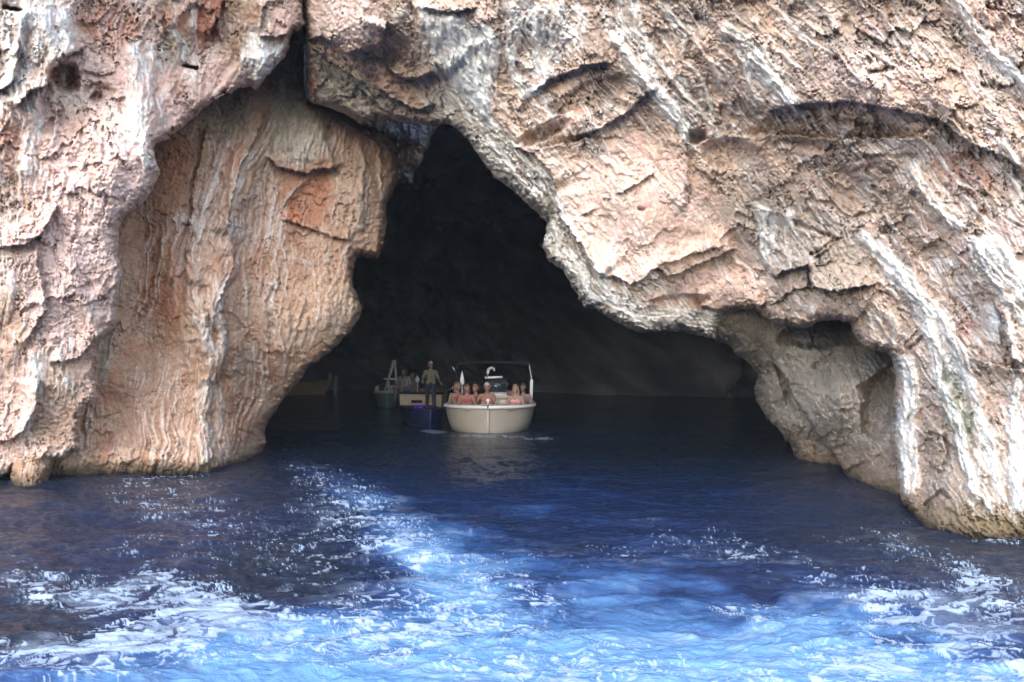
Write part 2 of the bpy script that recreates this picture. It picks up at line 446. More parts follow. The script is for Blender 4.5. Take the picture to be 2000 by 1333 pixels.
    for p, a, w, wh in [([(262, 70), (264, 110), (275, 160), (268, 205), (262, 240), (284, 290), (306, 335)], .14, (20, 22), .95),
                        ([(292, 80), (300, 120), (296, 180), (294, 230)], .10, (10, 8), .8),
                        ([(50, 180), (62, 240), (55, 300), (43, 355)], .12, (26, 12), .85),
                        ([(130, 0), (128, 40), (140, 90)], .12, (20, 12), .9), ([(95, 0), (88, 50), (105, 100), (98, 130)], .12, (16, 10), .8),
                        ([(60, 10), (40, 60), (30, 110), (20, 160)], .10, (16, 8), .8), ([(30, 60), (48, 20), (50, -40)], .10, (12, 12), .7),
                        ([(68, 680), (72, 730), (64, 775), (49, 830), (30, 860)], .10, (18, 10), .95), ([(125, 715), (130, 740), (122, 765)], .08, (10, 6), .6),
                        ([(240, 520), (228, 560), (222, 600), (212, 640), (190, 662)], .12, (12, 9), .45), ([(252, 470), (236, 500), (232, 530)], .10, (10, 7), .4),
                        ([(25, 520), (22, 580), (12, 640)], .08, (9, 6), .5), ([(330, 30), (345, 80), (355, 130)], .10, (12, 8), .55),
                        ([(380, 10), (372, 60), (395, 110)], .08, (8, 8), .6), ([(500, 60), (508, 120), (500, 172)], .10, (20, 8), .85),
                        ([(560, 70), (545, 105), (535, 130)], .08, (7, 5), .5), ([(475, 120), (440, 165), (410, 205)], .08, (10, 6), .45),
                        ([(0, 240), (8, 200), (25, 215), (20, 260)], .08, (8, 6), .5)]:
        m.rib(p, a, w, wh)
    R = random.Random(6)
    for box, n_, ang in (((0, -10, 160, 160), 26, 0), ((240, 60, 320, 280), 14, 2), ((0, 180, 120, 400), 12, -4), ((470, 60, 560, 130), 10, -14), ((0, 560, 220, 820), 18, -8), ((300, 0, 560, 120), 12, 5)):
        m.hairs(R, n_, box, ang, white=.7)
    return m.finish(label='left front face of the cave mouth, pale pink limestone with white runs bulging over orange rock')

def foot_rock():
    poly = [(24, 1000), (20, 925), (22, 890), (60, 870), (118, 870), (116, 890), (104, 905), (100, 925), (96, 945), (94, 1000)]
    ctrl = [(30, 949, 11.35), (60, 945, 11.2), (95, 940, 11.6), (60, 880, 11.7), (0, 1000, 11.2), (120, 1000, 11.4)]
    m = Mass('sea_rock', poly, ctrl, (0, 140), (850, 1010), seed=31, edge_r=22, round_m=.5, back=.1)
    m.relief(0, big=.08, saw=.08, flute=.0, fine=.04, plate=.08)
    m.C[:] = OCHRE; m.mix(TAN, sst(-.2, .3, fbm(m.X / 20, m.Y / 20, 4, 4)))
    m.mix(BROWN, sst(925, 945, m.Y) * .7)
    return m.finish(label='small ochre foot of rock under the left overhang')

def buttress():
    poly = [(-900, -500), (640, -500), (620, 60), (596, 100), (592, 150), (598, 192), (607, 200), (645, 212), (676, 227), (703, 244), (735, 252), (755, 268), (776, 285),
            (779, 345), (772, 362), (752, 402), (755, 440), (749, 478), (738, 505), (720, 503), (703, 496), (692, 512), (688, 550), (697, 580), (708, 598), (703, 618),
            (690, 640), (655, 676), (625, 704), (600, 718), (588, 738), (575, 752), (548, 786), (538, 806), (522, 826), (516, 845), (521, 866), (508, 884),
            (506, 910), (500, 1050), (-900, 1050)]
    ctrl = [(156, 925, 12.6), (262, 922, 12.8), (405, 919, 13.0), (450, 904, 14.0), (508, 882, 15.4), (520, 830, 15.4), (600, 720, 15.0), (700, 600, 15.1),
            (740, 480, 15.2), (775, 300, 15.6), (640, 215, 14.6), (600, 100, 15.0), (560, 250, 14.3), (450, 200, 13.6), (300, 300, 12.9), (230, 600, 12.7), (400, 600, 12.9), (550, 500, 14.0),
            (600, 600, 14.3), (0, 300, 12.3), (0, 900, 12.5), (-800, 0, 12), (-800, 900, 12), (0, -500, 12.5), (600, -500, 15)]
    m = Mass('cliff', poly, ctrl, (-900, 820), (-500, 1060), seed=101, edge_r=16, round_m=.7, back=.22)
    m.relief(-9, big=.24, saw=.10, flute=.17, fine=.035, plate=.08)
    X, Y, u, v = m.X, m.Y, m.u, m.v
    n = fbm(u / 70, v / 150, 103, 5); n3 = fbm(u / 13, v / 70, 105, 4)
    m.C[:] = lin(180, 142, 110)
    m.mix(lin(166, 120, 80), sst(-.1, .35, n) * .8)
    m.mix(TAN, sst(0, .4, fbm(X / 55, Y / 70, 108, 4)) * .5)
    m.mix(lin(168, 104, 58), sst(.05, .35, fbm(X / 60, Y / 110, 109, 4)) * .6)
    m.mix(lin(176, 122, 76), m.blob(320, 460, 60, 210) * .8); m.mix(ORANGE, m.blob(345, 300, 34, 60) * .7); m.mix(ORANGE, m.blob(320, 580, 45, 50) * .8)
    m.mix(ORANGE, m.blob(220, 760, 42, 50) * .7); m.mix(lin(152, 116, 88), m.blob(285, 800, 90, 110) * .7)
    m.mix(ORANGE, m.blob(600, 390, 62, 60, 25) * .8); m.mix(lin(196, 110, 50), m.blob(570, 425, 28, 14) * .8)
    m.mix(lin(160, 112, 80), m.blob(470, 830, 50, 60) * .6)
    m.mix(lin(186, 150, 116), m.blob(620, 620, 90, 90) * .6)
    m.mix(GREEN, m.blob(450, 230, 60, 60) * .45); m.mix(GREY, m.blob(560, 180, 40, 70) * .7)
    m.mix(lin(168, 158, 132), m.blob(590, 260, 66, 66) * .85)
    m.mix(lin(178, 150, 124), m.blob(700, 390, 60, 130) * .6)
    m.mix(GREEN, m.blob(200, 690, 18, 70) * .6)
    m.mix(PALE, sst(.55, .85, m.fl + .2 * n3) * m.fmask * .7)
    m.mix(PALE, sst(.74, .93, m.ln + .1 * n3) * sst(-.1, .3, fbm(u / 60, v / 160, 143, 3)) * .7)
    m.mix(BROWN, sst(895, 925, Y + 10 * n) * .75)
    m.damp = np.maximum(m.damp, .6 * m.blob(280, 760, 80, 110)); m.bulge(410, 640, 45, 230, .40, 3); m.bulge(455, 380, 32, 170, .35, 12); m.bulge(590, 270, 60, 60, .40); m.bulge(700, 370, 55, 110, .35)
    m.bulge(640, 600, 70, 70, .25); m.bulge(300, 900, 130, 25, .25); m.bulge(470, 840, 50, 60, .3)
    m.D += .35 * np.exp(-((X - 285) / 45) ** 2) * sst(250, 350, Y) * sst(830, 600, Y)
    m.D += .2 * m.blob(585, 120, 20, 60)
    m.ledge([(520, 305), (540, 325), (562, 332), (600, 340), (612, 330), (645, 331), (668, 322)], .28, 60, -1)
    m.ledge([(545, 430), (580, 438), (625, 455), (690, 470)], .14, 22, -1)
    m.ledge([(610, 205), (640, 215), (668, 232), (700, 250), (740, 285), (750, 330)], -.2, 14, -1)
    m.ledge([(404, 250), (384, 330), (372, 420), (362, 500), (366, 560)], .25, 34, -1)
    m.ledge([(520, 210), (500, 270), (470, 330), (452, 390), (446, 460)], .22, 30, 1)
    m.ledge([(452, 470), (462, 500), (448, 540), (432, 590), (444, 640), (440, 700), (430, 760)], .22, 30, 1)
    m.ledge([(150, 890), (200, 870), (300, 880), (360, 850)], .12, 20, 1)
    m.ledge([(200, 745), (250, 765), (310, 770)], .10, 16, 1)
    m.crack([(530, 560), (528, 640), (532, 700)], .12, 6); m.crack([(640, 240), (645, 262), (640, 282)], .25, 6); m.crack([(600, 205), (625, 206), (648, 214), (664, 236)], .35, 5)
    for p, a, w, wh in [([(450, 262), (430, 300), (424, 330), (405, 370), (397, 410), (382, 470), (372, 510)], .14, (12, 9), .55),
                        ([(364, 491), (380, 540), (375, 580), (397, 645), (416, 700), (405, 761), (392, 810), (400, 860), (409, 912)], .16, (16, 13), .62),
                        ([(540, 187), (525, 262), (484, 319), (457, 375), (454, 450), (444, 500)], .13, (12, 11), .5),
                        ([(461, 491), (452, 530), (439, 555), (420, 611), (436, 660), (431, 742)], .14, (14, 9), .6),
                        ([(440, 500), (420, 560), (408, 620)], .09, (9, 7), .45),
                        ([(606, 335), (596, 352), (577, 364), (566, 380), (556, 400), (549, 415)], .14, (7, 4), .6),
                        ([(538, 500), (540, 540), (530, 580), (525, 620)], .08, (6, 4), .8), ([(540, 512), (560, 505), (600, 512), (612, 530)], .05, (6, 8), .6),
                        ([(560, 600), (566, 640), (558, 670)], .06, (6, 5), .45), ([(302, 800), (300, 815), (294, 835)], .05, (4, 3), .8), ([(268, 700), (270, 740), (266, 770)], .04, (4, 3), .5),
                        ([(545, 360), (528, 420), (520, 470)], .07, (6, 5), .35),
                        ([(700, 260), (708, 330), (700, 400), (704, 460)], .08, (8, 6), .3), ([(660, 350), (650, 400), (640, 450)], .08, (8, 6), .3)]:
        m.rib(p, a * 1.5, w, wh * .95)
    for k in range(15):      # the pleated curtain
        x0 = 540 + k * 9.2; x1 = 528 + k * 9.6
        m.rib([(x0 + 14, 208 + abs(k - 6) * 3.0), (x0 + 4, 260), (x1 + 4, 322)], .10, (4.5, 5), .22)
    R = random.Random(8)
    for box, n_, ang in (((380, 200, 560, 600), 34, -12), ((340, 480, 460, 860), 26, 2), ((540, 420, 700, 640), 16, -8), ((640, 260, 760, 460), 12, -4), ((520, 205, 660, 300), 12, -6)):
        m.hairs(R, n_, box, ang, ln=(50, 150), wd=(2.5, 5), white=.4, amp=.06)
    return m.finish(label='tapering ochre buttress standing left of the dark cave mouth with hanging flowstone ribs')

def ceiling_block():
    poly = [(700, 200), (900, 150), (900, 235), (858, 243), (843, 267), (838, 285), (827, 300), (825, 316), (806, 338), (806, 359), (790, 358), (779, 355), (760, 380), (700, 380)]
    ctrl = [(700, 300, 18.2), (860, 240, 18.5), (780, 350, 19), (800, 180, 18), (700, 200, 18)]
    m = Mass('cave_ceiling', poly, ctrl, (690, 910), (140, 400), seed=131, edge_r=20, round_m=.8, back=.2)
    m.relief(4, big=.2, saw=.14, flute=.10, fine=.04, plate=.12)
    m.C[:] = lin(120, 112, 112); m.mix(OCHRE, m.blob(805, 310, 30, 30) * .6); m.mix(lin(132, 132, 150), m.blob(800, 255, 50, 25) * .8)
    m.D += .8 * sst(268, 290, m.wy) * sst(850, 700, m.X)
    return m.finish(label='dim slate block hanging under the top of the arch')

def right_cliff():
    poly = [(593, -900), (592, 0), (598, 60), (596, 90), (601, 180), (606, 199), (645, 211), (676, 226), (703, 241), (725, 241), (756, 233), (806, 243), (858, 244),
            (874, 243), (884, 248), (905, 262), (925, 288), (932, 302), (950, 322), (965, 345), (988, 362), (1010, 378), (1022, 392), (1050, 414), (1056, 424), (1071, 428),
            (1066, 455), (1059, 480), (1072, 508), (1100, 530), (1112, 547), (1125, 570), (1141, 600), (1165, 603), (1180, 615), (1210, 632), (1232, 644), (1262, 650), (1290, 648),
            (1330, 647), (1362, 655), (1400, 664), (1402, 640), (1417, 612), (1445, 606), (1478, 609), (1497, 622), (1513, 632), (1540, 637), (1561, 641), (1580, 640), (1596, 628),
            (1630, 624), (1661, 632), (1672, 660), (1690, 680), (1715, 688), (1732, 686), (1743, 700), (1752, 740), (1744, 775), (1743, 813), (1737, 857), (1744, 885), (1750, 909), (1757, 974), (1768, 992),
            (1783, 1013), (1800, 1060), (1800, 1300), (2900, 1300), (2900, -900)]
    ctrl = [(600, 0, 12.0), (600, 180, 12.9), (700, 230, 13.2), (850, 240, 13.1), (884, 248, 12.4), (1060, 430, 12.2), (1140, 600, 12.1), (1330, 645, 12.4), (1420, 612, 12.6), (730, 60, 11.7), (720, 150, 12.6),
            (1000, 150, 11.2), (900, 60, 11.0), (1200, 400, 11.4), (1250, 560, 11.9), (1400, 300, 10.8), (1400, 50, 9.6), (1700, 100, 8.7), (1650, 300, 9.5), (2000, 0, 7.6), (2000, 500, 7.9), (1700, 500, 9.8), (1600, 620, 10.8),
            (1743, 704, 9.9), (1743, 900, 10.0), (1783, 1013, 8.95), (1831, 1031, 8.4), (1913, 1048, 7.97), (2000, 1054, 7.83), (1900, 800, 8.6), (2000, 850, 8.0),
            (2600, -600, 6), (2600, 500, 6.3), (2600, 1100, 6.5), (1000, -800, 10), (600, -800, 12), (1700, -800, 7)]
    m = Mass('cliff', poly, ctrl, (560, 2900), (-900, 1150), seed=201, edge_r=18, round_m=.9, back=.25)
    X, Y = m.X, m.Y
    fm = sst(.0, .35, fbm(X / 150, Y / 150, 213, 2) + .1)
    m.relief(38, big=.30, saw=.13, flute=.07, fine=.045, plate=.10, mask_flute=fm)
    u, v = m.u, m.v
    n = fbm(u / 60, v / 170, 203, 5); n2 = fbm(X / 60, Y / 60, 208, 5); n3 = fbm(u / 11, v / 80, 205, 4)
    m.C[:] = TAN
    m.mix(lin(150, 130, 112), sst(-.15, .35, n) * .9)
    m.mix(PINK, sst(0, .4, n2) * .6)
    m.mix(GREY, sst(.05, .4, fbm(u / 45, v / 120, 221, 4)) * .6)
    m.mix(PALE, sst(.1, .5, n3) * .45)
    # smooth pink slab in the middle
    slab = [(1085, 372), (1130, 330), (1175, 300), (1200, 268), (1260, 255), (1320, 290), (1345, 340), (1400, 370), (1440, 420), (1470, 500), (1400, 490), (1300, 520), (1230, 555), (1180, 545), (1140, 500), (1095, 430)]
    sm = sst(-8, 10, np.where(inside(m.wx, m.wy, slab), 1, -1) * seg_dist(m.wx, m.wy, slab, True)[0])
    m.mix(lin(204, 172, 150), sm * .85); m.mix(lin(212, 170, 154), sm * sst(.0, .3, fbm(X / 40, Y / 60, 231, 4)) * .8)
    m.mix(lin(206, 172, 156), m.blob(1400, 560, 130, 40, -10) * .6); m.mix(lin(192, 142, 110), m.blob(1300, 600, 70, 22) * .6)
    m.mix(lin(208, 178, 160), m.blob(1720, 170, 160, 60, 15) * .7); m.mix(lin(214, 180, 160), m.blob(1940, 60, 60, 60) * .7)
    m.mix(lin(206, 182, 174), m.blob(680, 40, 80, 55) * .85)
    m.mix(lin(176, 128, 104), m.blob(1880, 330, 70, 50, 35) * .7); m.mix(BROWN, m.blob(1600, 255, 180, 45, 3) * .8); m.mix(BROWN, m.blob(1160, 190, 90, 40, -25) * .7)  # brown rock bands also carry the shade of the recessed undersides as colour
    m.mix(lin(216, 176, 160), m.blob(1110, 235, 42, 16, -22) * .9); m.mix(ORANGE, m.blob(1136, 213, 16, 9, -20) * .6)
    m.mix(RUST, m.blob(1890, 640, 30, 20) * .5); m.mix(ORANGE, m.blob(610, 160, 12, 26) * .9); m.mix(BROWN, m.blob(1560, 390, 130, 50) * .45)
    m.mix(GREEN, m.blob(680, 170, 100, 40, 25) * .7); m.mix(GREY, m.blob(740, 215, 110, 30, 12) * .7); m.mix(lin(190, 152, 132), m.blob(760, 165, 70, 24, 38) * .7)
    m.mix(SLATE, m.blob(1700, 80, 90, 26) * .25); m.mix(lin(120, 96, 78), m.blob(1420, 620, 60, 20) * .4)
    # grey-green strip along the arch
    strip, ssg, sal, _ = seg_dist(m.wx, m.wy, [(870, 200), (930, 260), (1000, 320), (1050, 380), (1075, 440), (1110, 510), (1170, 590), (1260, 630), (1400, 645)])
    sk = sst(46, 26, strip); m.mix(lin(138, 136, 122), sk * .8); m.mix(lin(116, 98, 84), m.blob(1040, 360, 30, 26, 40) * .8); m.mix(lin(128, 100, 76), m.blob(1010, 310, 30, 30) * .5)
    sr = ridged(ssg * strip / 9, sal / 80, 261, 3)
    m.mix(WHITE, sk * sst(.62, .88, sr + .15 * n2) * .8); m.D -= .06 * sk * (sr - .5); en = 1 - .8 * m.blob(700, 150, 140, 110); m.em = m.em * en
    sheet = [(812, -10), (822, 40), (838, 90), (862, 130), (880, 175), (910, 205), (957, 246), (962, 200), (972, 140), (968, 70), (955, 40), (925, 60), (900, 30), (860, 20)]
    shm = sst(-6, 12, np.where(inside(m.wx, m.wy, sheet), 1, -1) * seg_dist(m.wx, m.wy, sheet, True)[0])
    c_ = X * .97 - Y * .24; shs = ridged(c_ / 11, (Y * .97 + X * .2) / 110, 251, 3)
    m.mix(PALE, shm * .9); m.mix(WHITE, shm * sst(.40, .70, shs + .15 * n3))
    m.D -= .05 * shm * (shs - .5); m.damp = np.maximum(m.damp, shm * .75)
    for cx, cy, rx, ry, ro, am in ((1050, 60, 70, 100, 0, .8), (900, 110, 60, 100, -15, .7), (1120, 40, 30, 50, 0, .5), (1500, 140, 26, 90, -40, .8), (1230, 90, 28, 110, -36, .5), (1310, 215, 22, 90, -38, .6), (1960, 530, 45, 80, -35, .85), (1940, 640, 22, 60, -10, .6), (1740, 520, 22, 90, -40, .7),
                                   (1850, 700, 26, 100, -20, .55), (1920, 900, 40, 110, -12, .45), (1990, 880, 22, 150, 0, .9), (1770, 820, 20, 130, 0, .8), (1495, 460, 18, 60, -8, .8), (1540, 430, 18, 30, 0, .6), (1850, 400, 16, 70, -38, .6), (1920, 90, 22, 90, -40, .6), (790, 20, 16, 30, 0, .8)):
        m.mix(WHITE, m.blob(cx, cy, rx, ry, ro) * am * sst(.45, .72, m.fl + .3 * n3))
    m.mix(WHITE, sst(.66, .92, m.fl + .25 * n3) * sst(-.2, .2, fbm(u / 90, v / 200, 241, 2)) * .5 * m.em)
    m.mix(WHITE, sst(.74, .93, m.ln + .10 * n3) * sst(-.25, .2, fbm(u / 60, v / 160, 243, 3)) * .7 * m.em)
    # algae and damp rock at the foot
    m.mix(lin(128, 116, 96), m.blob(1860, 900, 60, 140) * .5); m.mix(lin(132, 114, 86), sst(950, 1010, Y + 20 * n2) * .85); m.mix(lin(132, 118, 70), m.blob(1945, 1035, 60, 30) * .7); m.mix(GREEN, m.blob(1870, 800, 30, 80, -18) * .8)
    m.mix(BROWN, sst(1030, 1050, Y) * .6)
    m.damp = np.maximum(m.damp, sm * .45); m.mix(lin(150, 142, 128), m.blob(1560, 470, 190, 90, 30) * .45)
    # large shapes
    m.bulge(920, 110, 70, 110, .35, -15); m.bulge(1280, 420, 120, 110, .22); m.bulge(1730, 140, 150, 70, .35, 12); m.bulge(1600, 560, 90, 60, .30); m.bulge(680, 40, 70, 55, .4)
    m.bulge(1420, 570, 90, 35, .25, -8); m.bulge(1840, 850, 50, 150, .25); m.bulge(1960, 520, 60, 80, .3, -30)
    m.D += .08 * m.blob(1600, 262, 190, 34, 3) + .12 * m.blob(1160, 185, 80, 26, -25) + .25 * m.blob(1420, 300, 50, 30) + .10 * m.blob(690, 165, 90, 34, 30) + .35 * m.blob(1360, 268, 20, 16)
    m.D += .25 * m.blob(1320, 596, 60, 20, -10) + .3 * m.blob(1060, 260, 60, 16, -25)
    L = m.ledge
    L([(1500, 215), (1560, 205), (1650, 196), (1700, 206), (1745, 213), (1790, 222), (1836, 234), (1870, 262), (1905, 285), (1960, 305), (2010, 340)], .22, 60, -1)
    L([(1440, 268), (1500, 262), (1600, 270), (1700, 272), (1800, 268), (1830, 240)], .20, 30, 1)
    L([(1035, 186), (1066, 160), (1110, 140), (1150, 128), (1190, 122)], .20, 50, -1)
    L([(1090, 268), (1140, 262), (1180, 250), (1230, 215), (1265, 180), (1290, 170)], .20, 45, -1)
    L([(1020, 285), (1060, 290), (1110, 280), (1160, 268)], -.2, 20, -1)
    L([(1085, 366), (1088, 400), (1096, 430), (1118, 452), (1138, 486), (1160, 522), (1180, 545)], .34, 40, -1)
    L([(1165, 545), (1200, 540), (1232, 556), (1262, 540), (1285, 522), (1300, 540), (1330, 532), (1390, 506), (1440, 485)], .26, 36, -1)
    L([(1285, 520), (1330, 505), (1370, 492), (1420, 480)], .16, 22, -1)
    L([(1200, 382), (1240, 362), (1280, 336)], .12, 22, -1); L([(1130, 425), (1170, 408)], .10, 12, -1)
    L([(1338, 260), (1342, 330), (1345, 398), (1330, 415)], .16, 22, 1)
    L([(1360, 560), (1372, 600), (1420, 606), (1480, 600), (1500, 590)], .22, 26, -1)
    L([(1505, 545), (1530, 530), (1580, 520), (1582, 545), (1600, 570), (1640, 568), (1700, 560), (1716, 550)], .34, 34, -1)
    L([(1660, 575), (1600, 566), (1575, 560), (1545, 570), (1520, 590), (1500, 600)], .16, 24, 1)
    L([(597, 76), (630, 70), (657, 84), (668, 100), (684, 104), (700, 96), (740, 86), (756, 40)], .32, 60, -1)
    L([(756, 130), (775, 150), (807, 156), (840, 146), (862, 138)], .35, 40, -1)
    L([(735, 168), (760, 190), (785, 200), (805, 214), (822, 217), (850, 200)], .30, 30, -1)
    L([(606, 90), (640, 120), (690, 150), (730, 200), (760, 225)], .18, 18, -1)
    L([(806, 0), (812, 22), (818, 60), (832, 100), (850, 140), (868, 160)], .28, 60, -1)
    L([(820, 18), (860, 20), (900, 24), (935, 14)], .2, 20, -1)
    L([(1000, 285), (1040, 300), (1070, 330), (1090, 372)], .22, 28, -1)
    L([(1660, 640), (1690, 600), (1716, 560)], .12, 30, -1)
    L([(1400, 475), (1440, 440), (1475, 450)], .1, 16, -1); L([(1940, 580), (1960, 640), (1975, 700), (2010, 720)], .2, 26, -1)
    L([(1860, 640), (1900, 700), (1960, 716), (2010, 722)], .2, 24, 1)
    L([(1575, 480), (1590, 500), (1640, 476)], .12, 12, -1)
    for q in ([(1340, 360), (1344, 400), (1340, 412)], [(1240, 408), (1262, 412)], [(1580, 520), (1583, 550), (1581, 566)], [(1545, 430), (1640, 470), (1576, 500)],
              [(1590, 480), (1602, 520)], [(1772, 690), (1790, 670), (1806, 655)], [(1840, 700), (1850, 760)], [(1845, 840), (1850, 900), (1830, 930)], [(1626, 108), (1640, 128)], [(1690, 145), (1740, 130)], [(1800, 990), (1840, 960), (1860, 980)]):
        m.crack(q, .16, 3.5)
    for p, a, w, wh in [
        ([(870, 20), (868, 70), (878, 120), (905, 165), (935, 205), (955, 240)], .16, (26, 7), 1.0), ([(905, 40), (908, 100), (925, 150), (940, 200), (952, 236)], .14, (26, 7), 1.0),
        ([(935, 70), (940, 120), (946, 170), (950, 215)], .12, (22, 8), .9), ([(890, 90), (905, 140), (925, 185)], .10, (22, 14), 1.0), ([(962, 60), (968, 110), (965, 150)], .10, (15, 8), .8), ([(836, 30), (842, 60), (858, 100)], .10, (8, 8), .8),
        ([(815, 30), (826, 70), (832, 80)], .08, (8, 5), .8), ([(842, 112), (858, 128), (866, 142)], .08, (5, 4), .9), ([(918, 190), (940, 220), (962, 246), (980, 262)], .08, (4, 5), .9),
        ([(1008, 0), (1000, 40), (996, 90), (1000, 140), (1012, 165), (1025, 186), (1045, 178), (1062, 158), (1062, 140), (1052, 110), (1046, 60), (1046, 0)], .12, (9, 8), 1.0),
        ([(1020, 20), (1012, 60), (1008, 110)], .10, (9, 6), .8), ([(1062, 0), (1060, 40), (1070, 70)], .08, (12, 6), .9), ([(1084, 0), (1084, 40), (1080, 90)], .08, (10, 8), .7),
        ([(1192, 60), (1225, 110), (1259, 160), (1290, 188), (1325, 230), (1343, 262), (1357, 304)], .15, (15, 11), 1.0), ([(1205, 70), (1240, 130), (1275, 165)], .1, (9, 6), .7),
        ([(1236, -40), (1246, 60), (1270, 100), (1290, 112)], .13, (17, 8), 1.0), ([(1204, -30), (1212, 30), (1228, 84)], .10, (9, 6), .8),
        ([(1275, 0), (1310, 40), (1335, 80), (1330, 115), (1370, 155), (1386, 200), (1396, 230)], .09, (6, 4), .75), ([(1268, 96), (1310, 150), (1360, 210), (1414, 281)], .08, (5, 4), .8),
        ([(1402, 50), (1440, 72), (1470, 105), (1500, 145), (1536, 186), (1566, 230)], .15, (15, 10), 1.0), ([(1435, 95), (1458, 130), (1470, 180), (1500, 215)], .09, (7, 5), .9), ([(1466, 100), (1490, 150), (1520, 180)], .08, (18, 10), .9),
        ([(1864, -30), (1882, 26), (1914, 66), (1934, 100), (1955, 122), (2000, 160), (2030, 180)], .13, (12, 12), .95), ([(1890, 50), (1930, 90)], .05, (18, 14), .5),
        ([(1805, 273), (1830, 305), (1856, 335), (1880, 362), (1914, 376)], .08, (4, 5), .95), ([(1946, 270), (1970, 292), (2000, 330)], .08, (7, 7), .95), ([(1974, 338), (1985, 368), (2005, 395)], .07, (6, 6), .9),
        ([(1770, 312), (1795, 350), (1822, 395), (1855, 430), (1889, 455)], .12, (13, 9), .95), ([(1889, 455), (1915, 490), (1935, 535), (1965, 580), (1995, 620), (2030, 650)], .12, (7, 9), .95),
        ([(1905, 460), (1950, 500), (1980, 540), (2020, 590)], .12, (22, 30), .95), ([(1925, 590), (1940, 640), (1948, 680)], .10, (16, 11), .7), ([(1960, 590), (1975, 650), (1985, 700), (2005, 722)], .09, (8, 6), .9),
        ([(1487, 395), (1490, 450), (1494, 504), (1507, 543)], .12, (14, 7), 1.0), ([(1502, 400), (1510, 440), (1508, 490)], .08, (10, 6), .8), ([(1525, 410), (1545, 440), (1540, 462)], .08, (14, 8), .7), ([(1518, 555), (1500, 560), (1490, 564)], .05, (3, 3), .8),
        ([(1668, 455), (1700, 480), (1735, 520), (1765, 556), (1800, 610), (1822, 660), (1830, 710), (1845, 770), (1870, 830), (1880, 880), (1900, 950), (1915, 992)], .14, (13, 12), .9),
        ([(1690, 470), (1740, 505), (1785, 550), (1812, 590), (1850, 630), (1870, 680), (1888, 730), (1905, 780), (1920, 830), (1935, 880), (1950, 940), (1962, 992)], .12, (9, 14), .9),
        ([(1780, 560), (1815, 620), (1840, 700), (1860, 740)], .08, (9, 7), .7), ([(1872, 860), (1885, 920), (1905, 960), (1930, 990), (1940, 1012)], .08, (9, 6), .85), ([(1900, 870), (1918, 920)], .06, (7, 5), .8),
        ([(1985, 740), (1978, 800), (1990, 870), (1985, 940), (1990, 1010)], .12, (18, 12), 1.0),
        ([(1750, 690), (1772, 740), (1774, 790), (1756, 840), (1766, 890), (1772, 940), (1780, 975)], .20, (13, 12), 1.0), ([(1768, 690), (1786, 735), (1790, 790), (1776, 850), (1786, 900), (1788, 965)], .12, (8, 7), .9),
        ([(1580, 590), (1590, 610), (1582, 634)], .12, (9, 5), .75), ([(1326, 536), (1324, 548), (1330, 562)], .08, (5, 4), .9), ([(1196, 430), (1200, 470), (1196, 500)], .04, (10, 12), .55), ([(1197, 330), (1198, 400), (1200, 440)], .03, (3, 3), .5),
        ([(1083, 375), (1090, 405), (1098, 425), (1116, 440), (1136, 470), (1150, 500), (1168, 530), (1200, 560)], .10, (5, 4), .95), ([(1072, 435), (1068, 480), (1080, 505)], .06, (5, 4), .7), ([(1086, 440), (1092, 480), (1088, 510)], .06, (6, 5), .6),
        ([(985, 268), (1010, 290), (1045, 330), (1080, 355)], .08, (4, 4), .7), ([(1040, 400), (1052, 412)], .04, (4, 3), .9), ([(1130, 540), (1160, 580), (1200, 600), (1260, 632)], .07, (6, 4), .6), ([(1120, 505), (1145, 560), (1160, 595)], .07, (7, 4), .7),
        ([(1430, 430), (1450, 470), (1480, 520)], .05, (4, 3), .5), ([(1590, 520), (1580, 500), (1574, 478)], .06, (8, 6), .5),
        ([(770, 10), (785, 30), (800, 45)], .06, (18, 12), .7), ([(880, 180), (900, 210), (925, 245)], .06, (5, 4), .7), ([(868, 170), (882, 200), (896, 224)], .06, (5, 4), .6), ([(1120, 0), (1140, 50), (1138, 80)], .05, (8, 5), .45),
        ([(1290, 0), (1340, 60), (1390, 120), (1420, 190)], .06, (5, 4), .4), ([(1500, 0), (1560, 60), (1640, 120)], .05, (5, 4), .3), ([(1730, 600), (1750, 640), (1740, 680)], .06, (8, 6), .4)]:
        m.rib(p, a, w, wh)
    R = random.Random(5)
    for box, n_, ang in (((815, -10, 960, 150), 26, 10), ((960, -20, 1150, 120), 26, 2), ((1190, 0, 1330, 220), 22, 38), ((1390, 20, 1540, 190), 18, 38), ((1840, -20, 1980, 130), 12, 40), ((1780, 270, 1930, 430), 14, 38), ((1880, 440, 2010, 600), 18, 34),
                         ((1660, 440, 1830, 620), 20, 38), ((1800, 600, 1900, 780), 16, 22), ((1840, 780, 1960, 960), 20, 18), ((1745, 690, 1795, 920), 10, 3), ((1965, 700, 2010, 960), 10, 2), ((1475, 395, 1550, 480), 8, 8),
                         ((1000, 230, 1400, 600), 16, 30), ((1400, 300, 1900, 640), 26, 38), ((1350, 0, 2000, 230), 26, 42), ((870, 180, 1060, 330), 18, 42), ((1060, 420, 1180, 560), 14, 30)):
        m.hairs(R, n_, box, ang)
    return m.finish(label='right side of the arch, slanting grey and pink limestone with long white mineral runs')

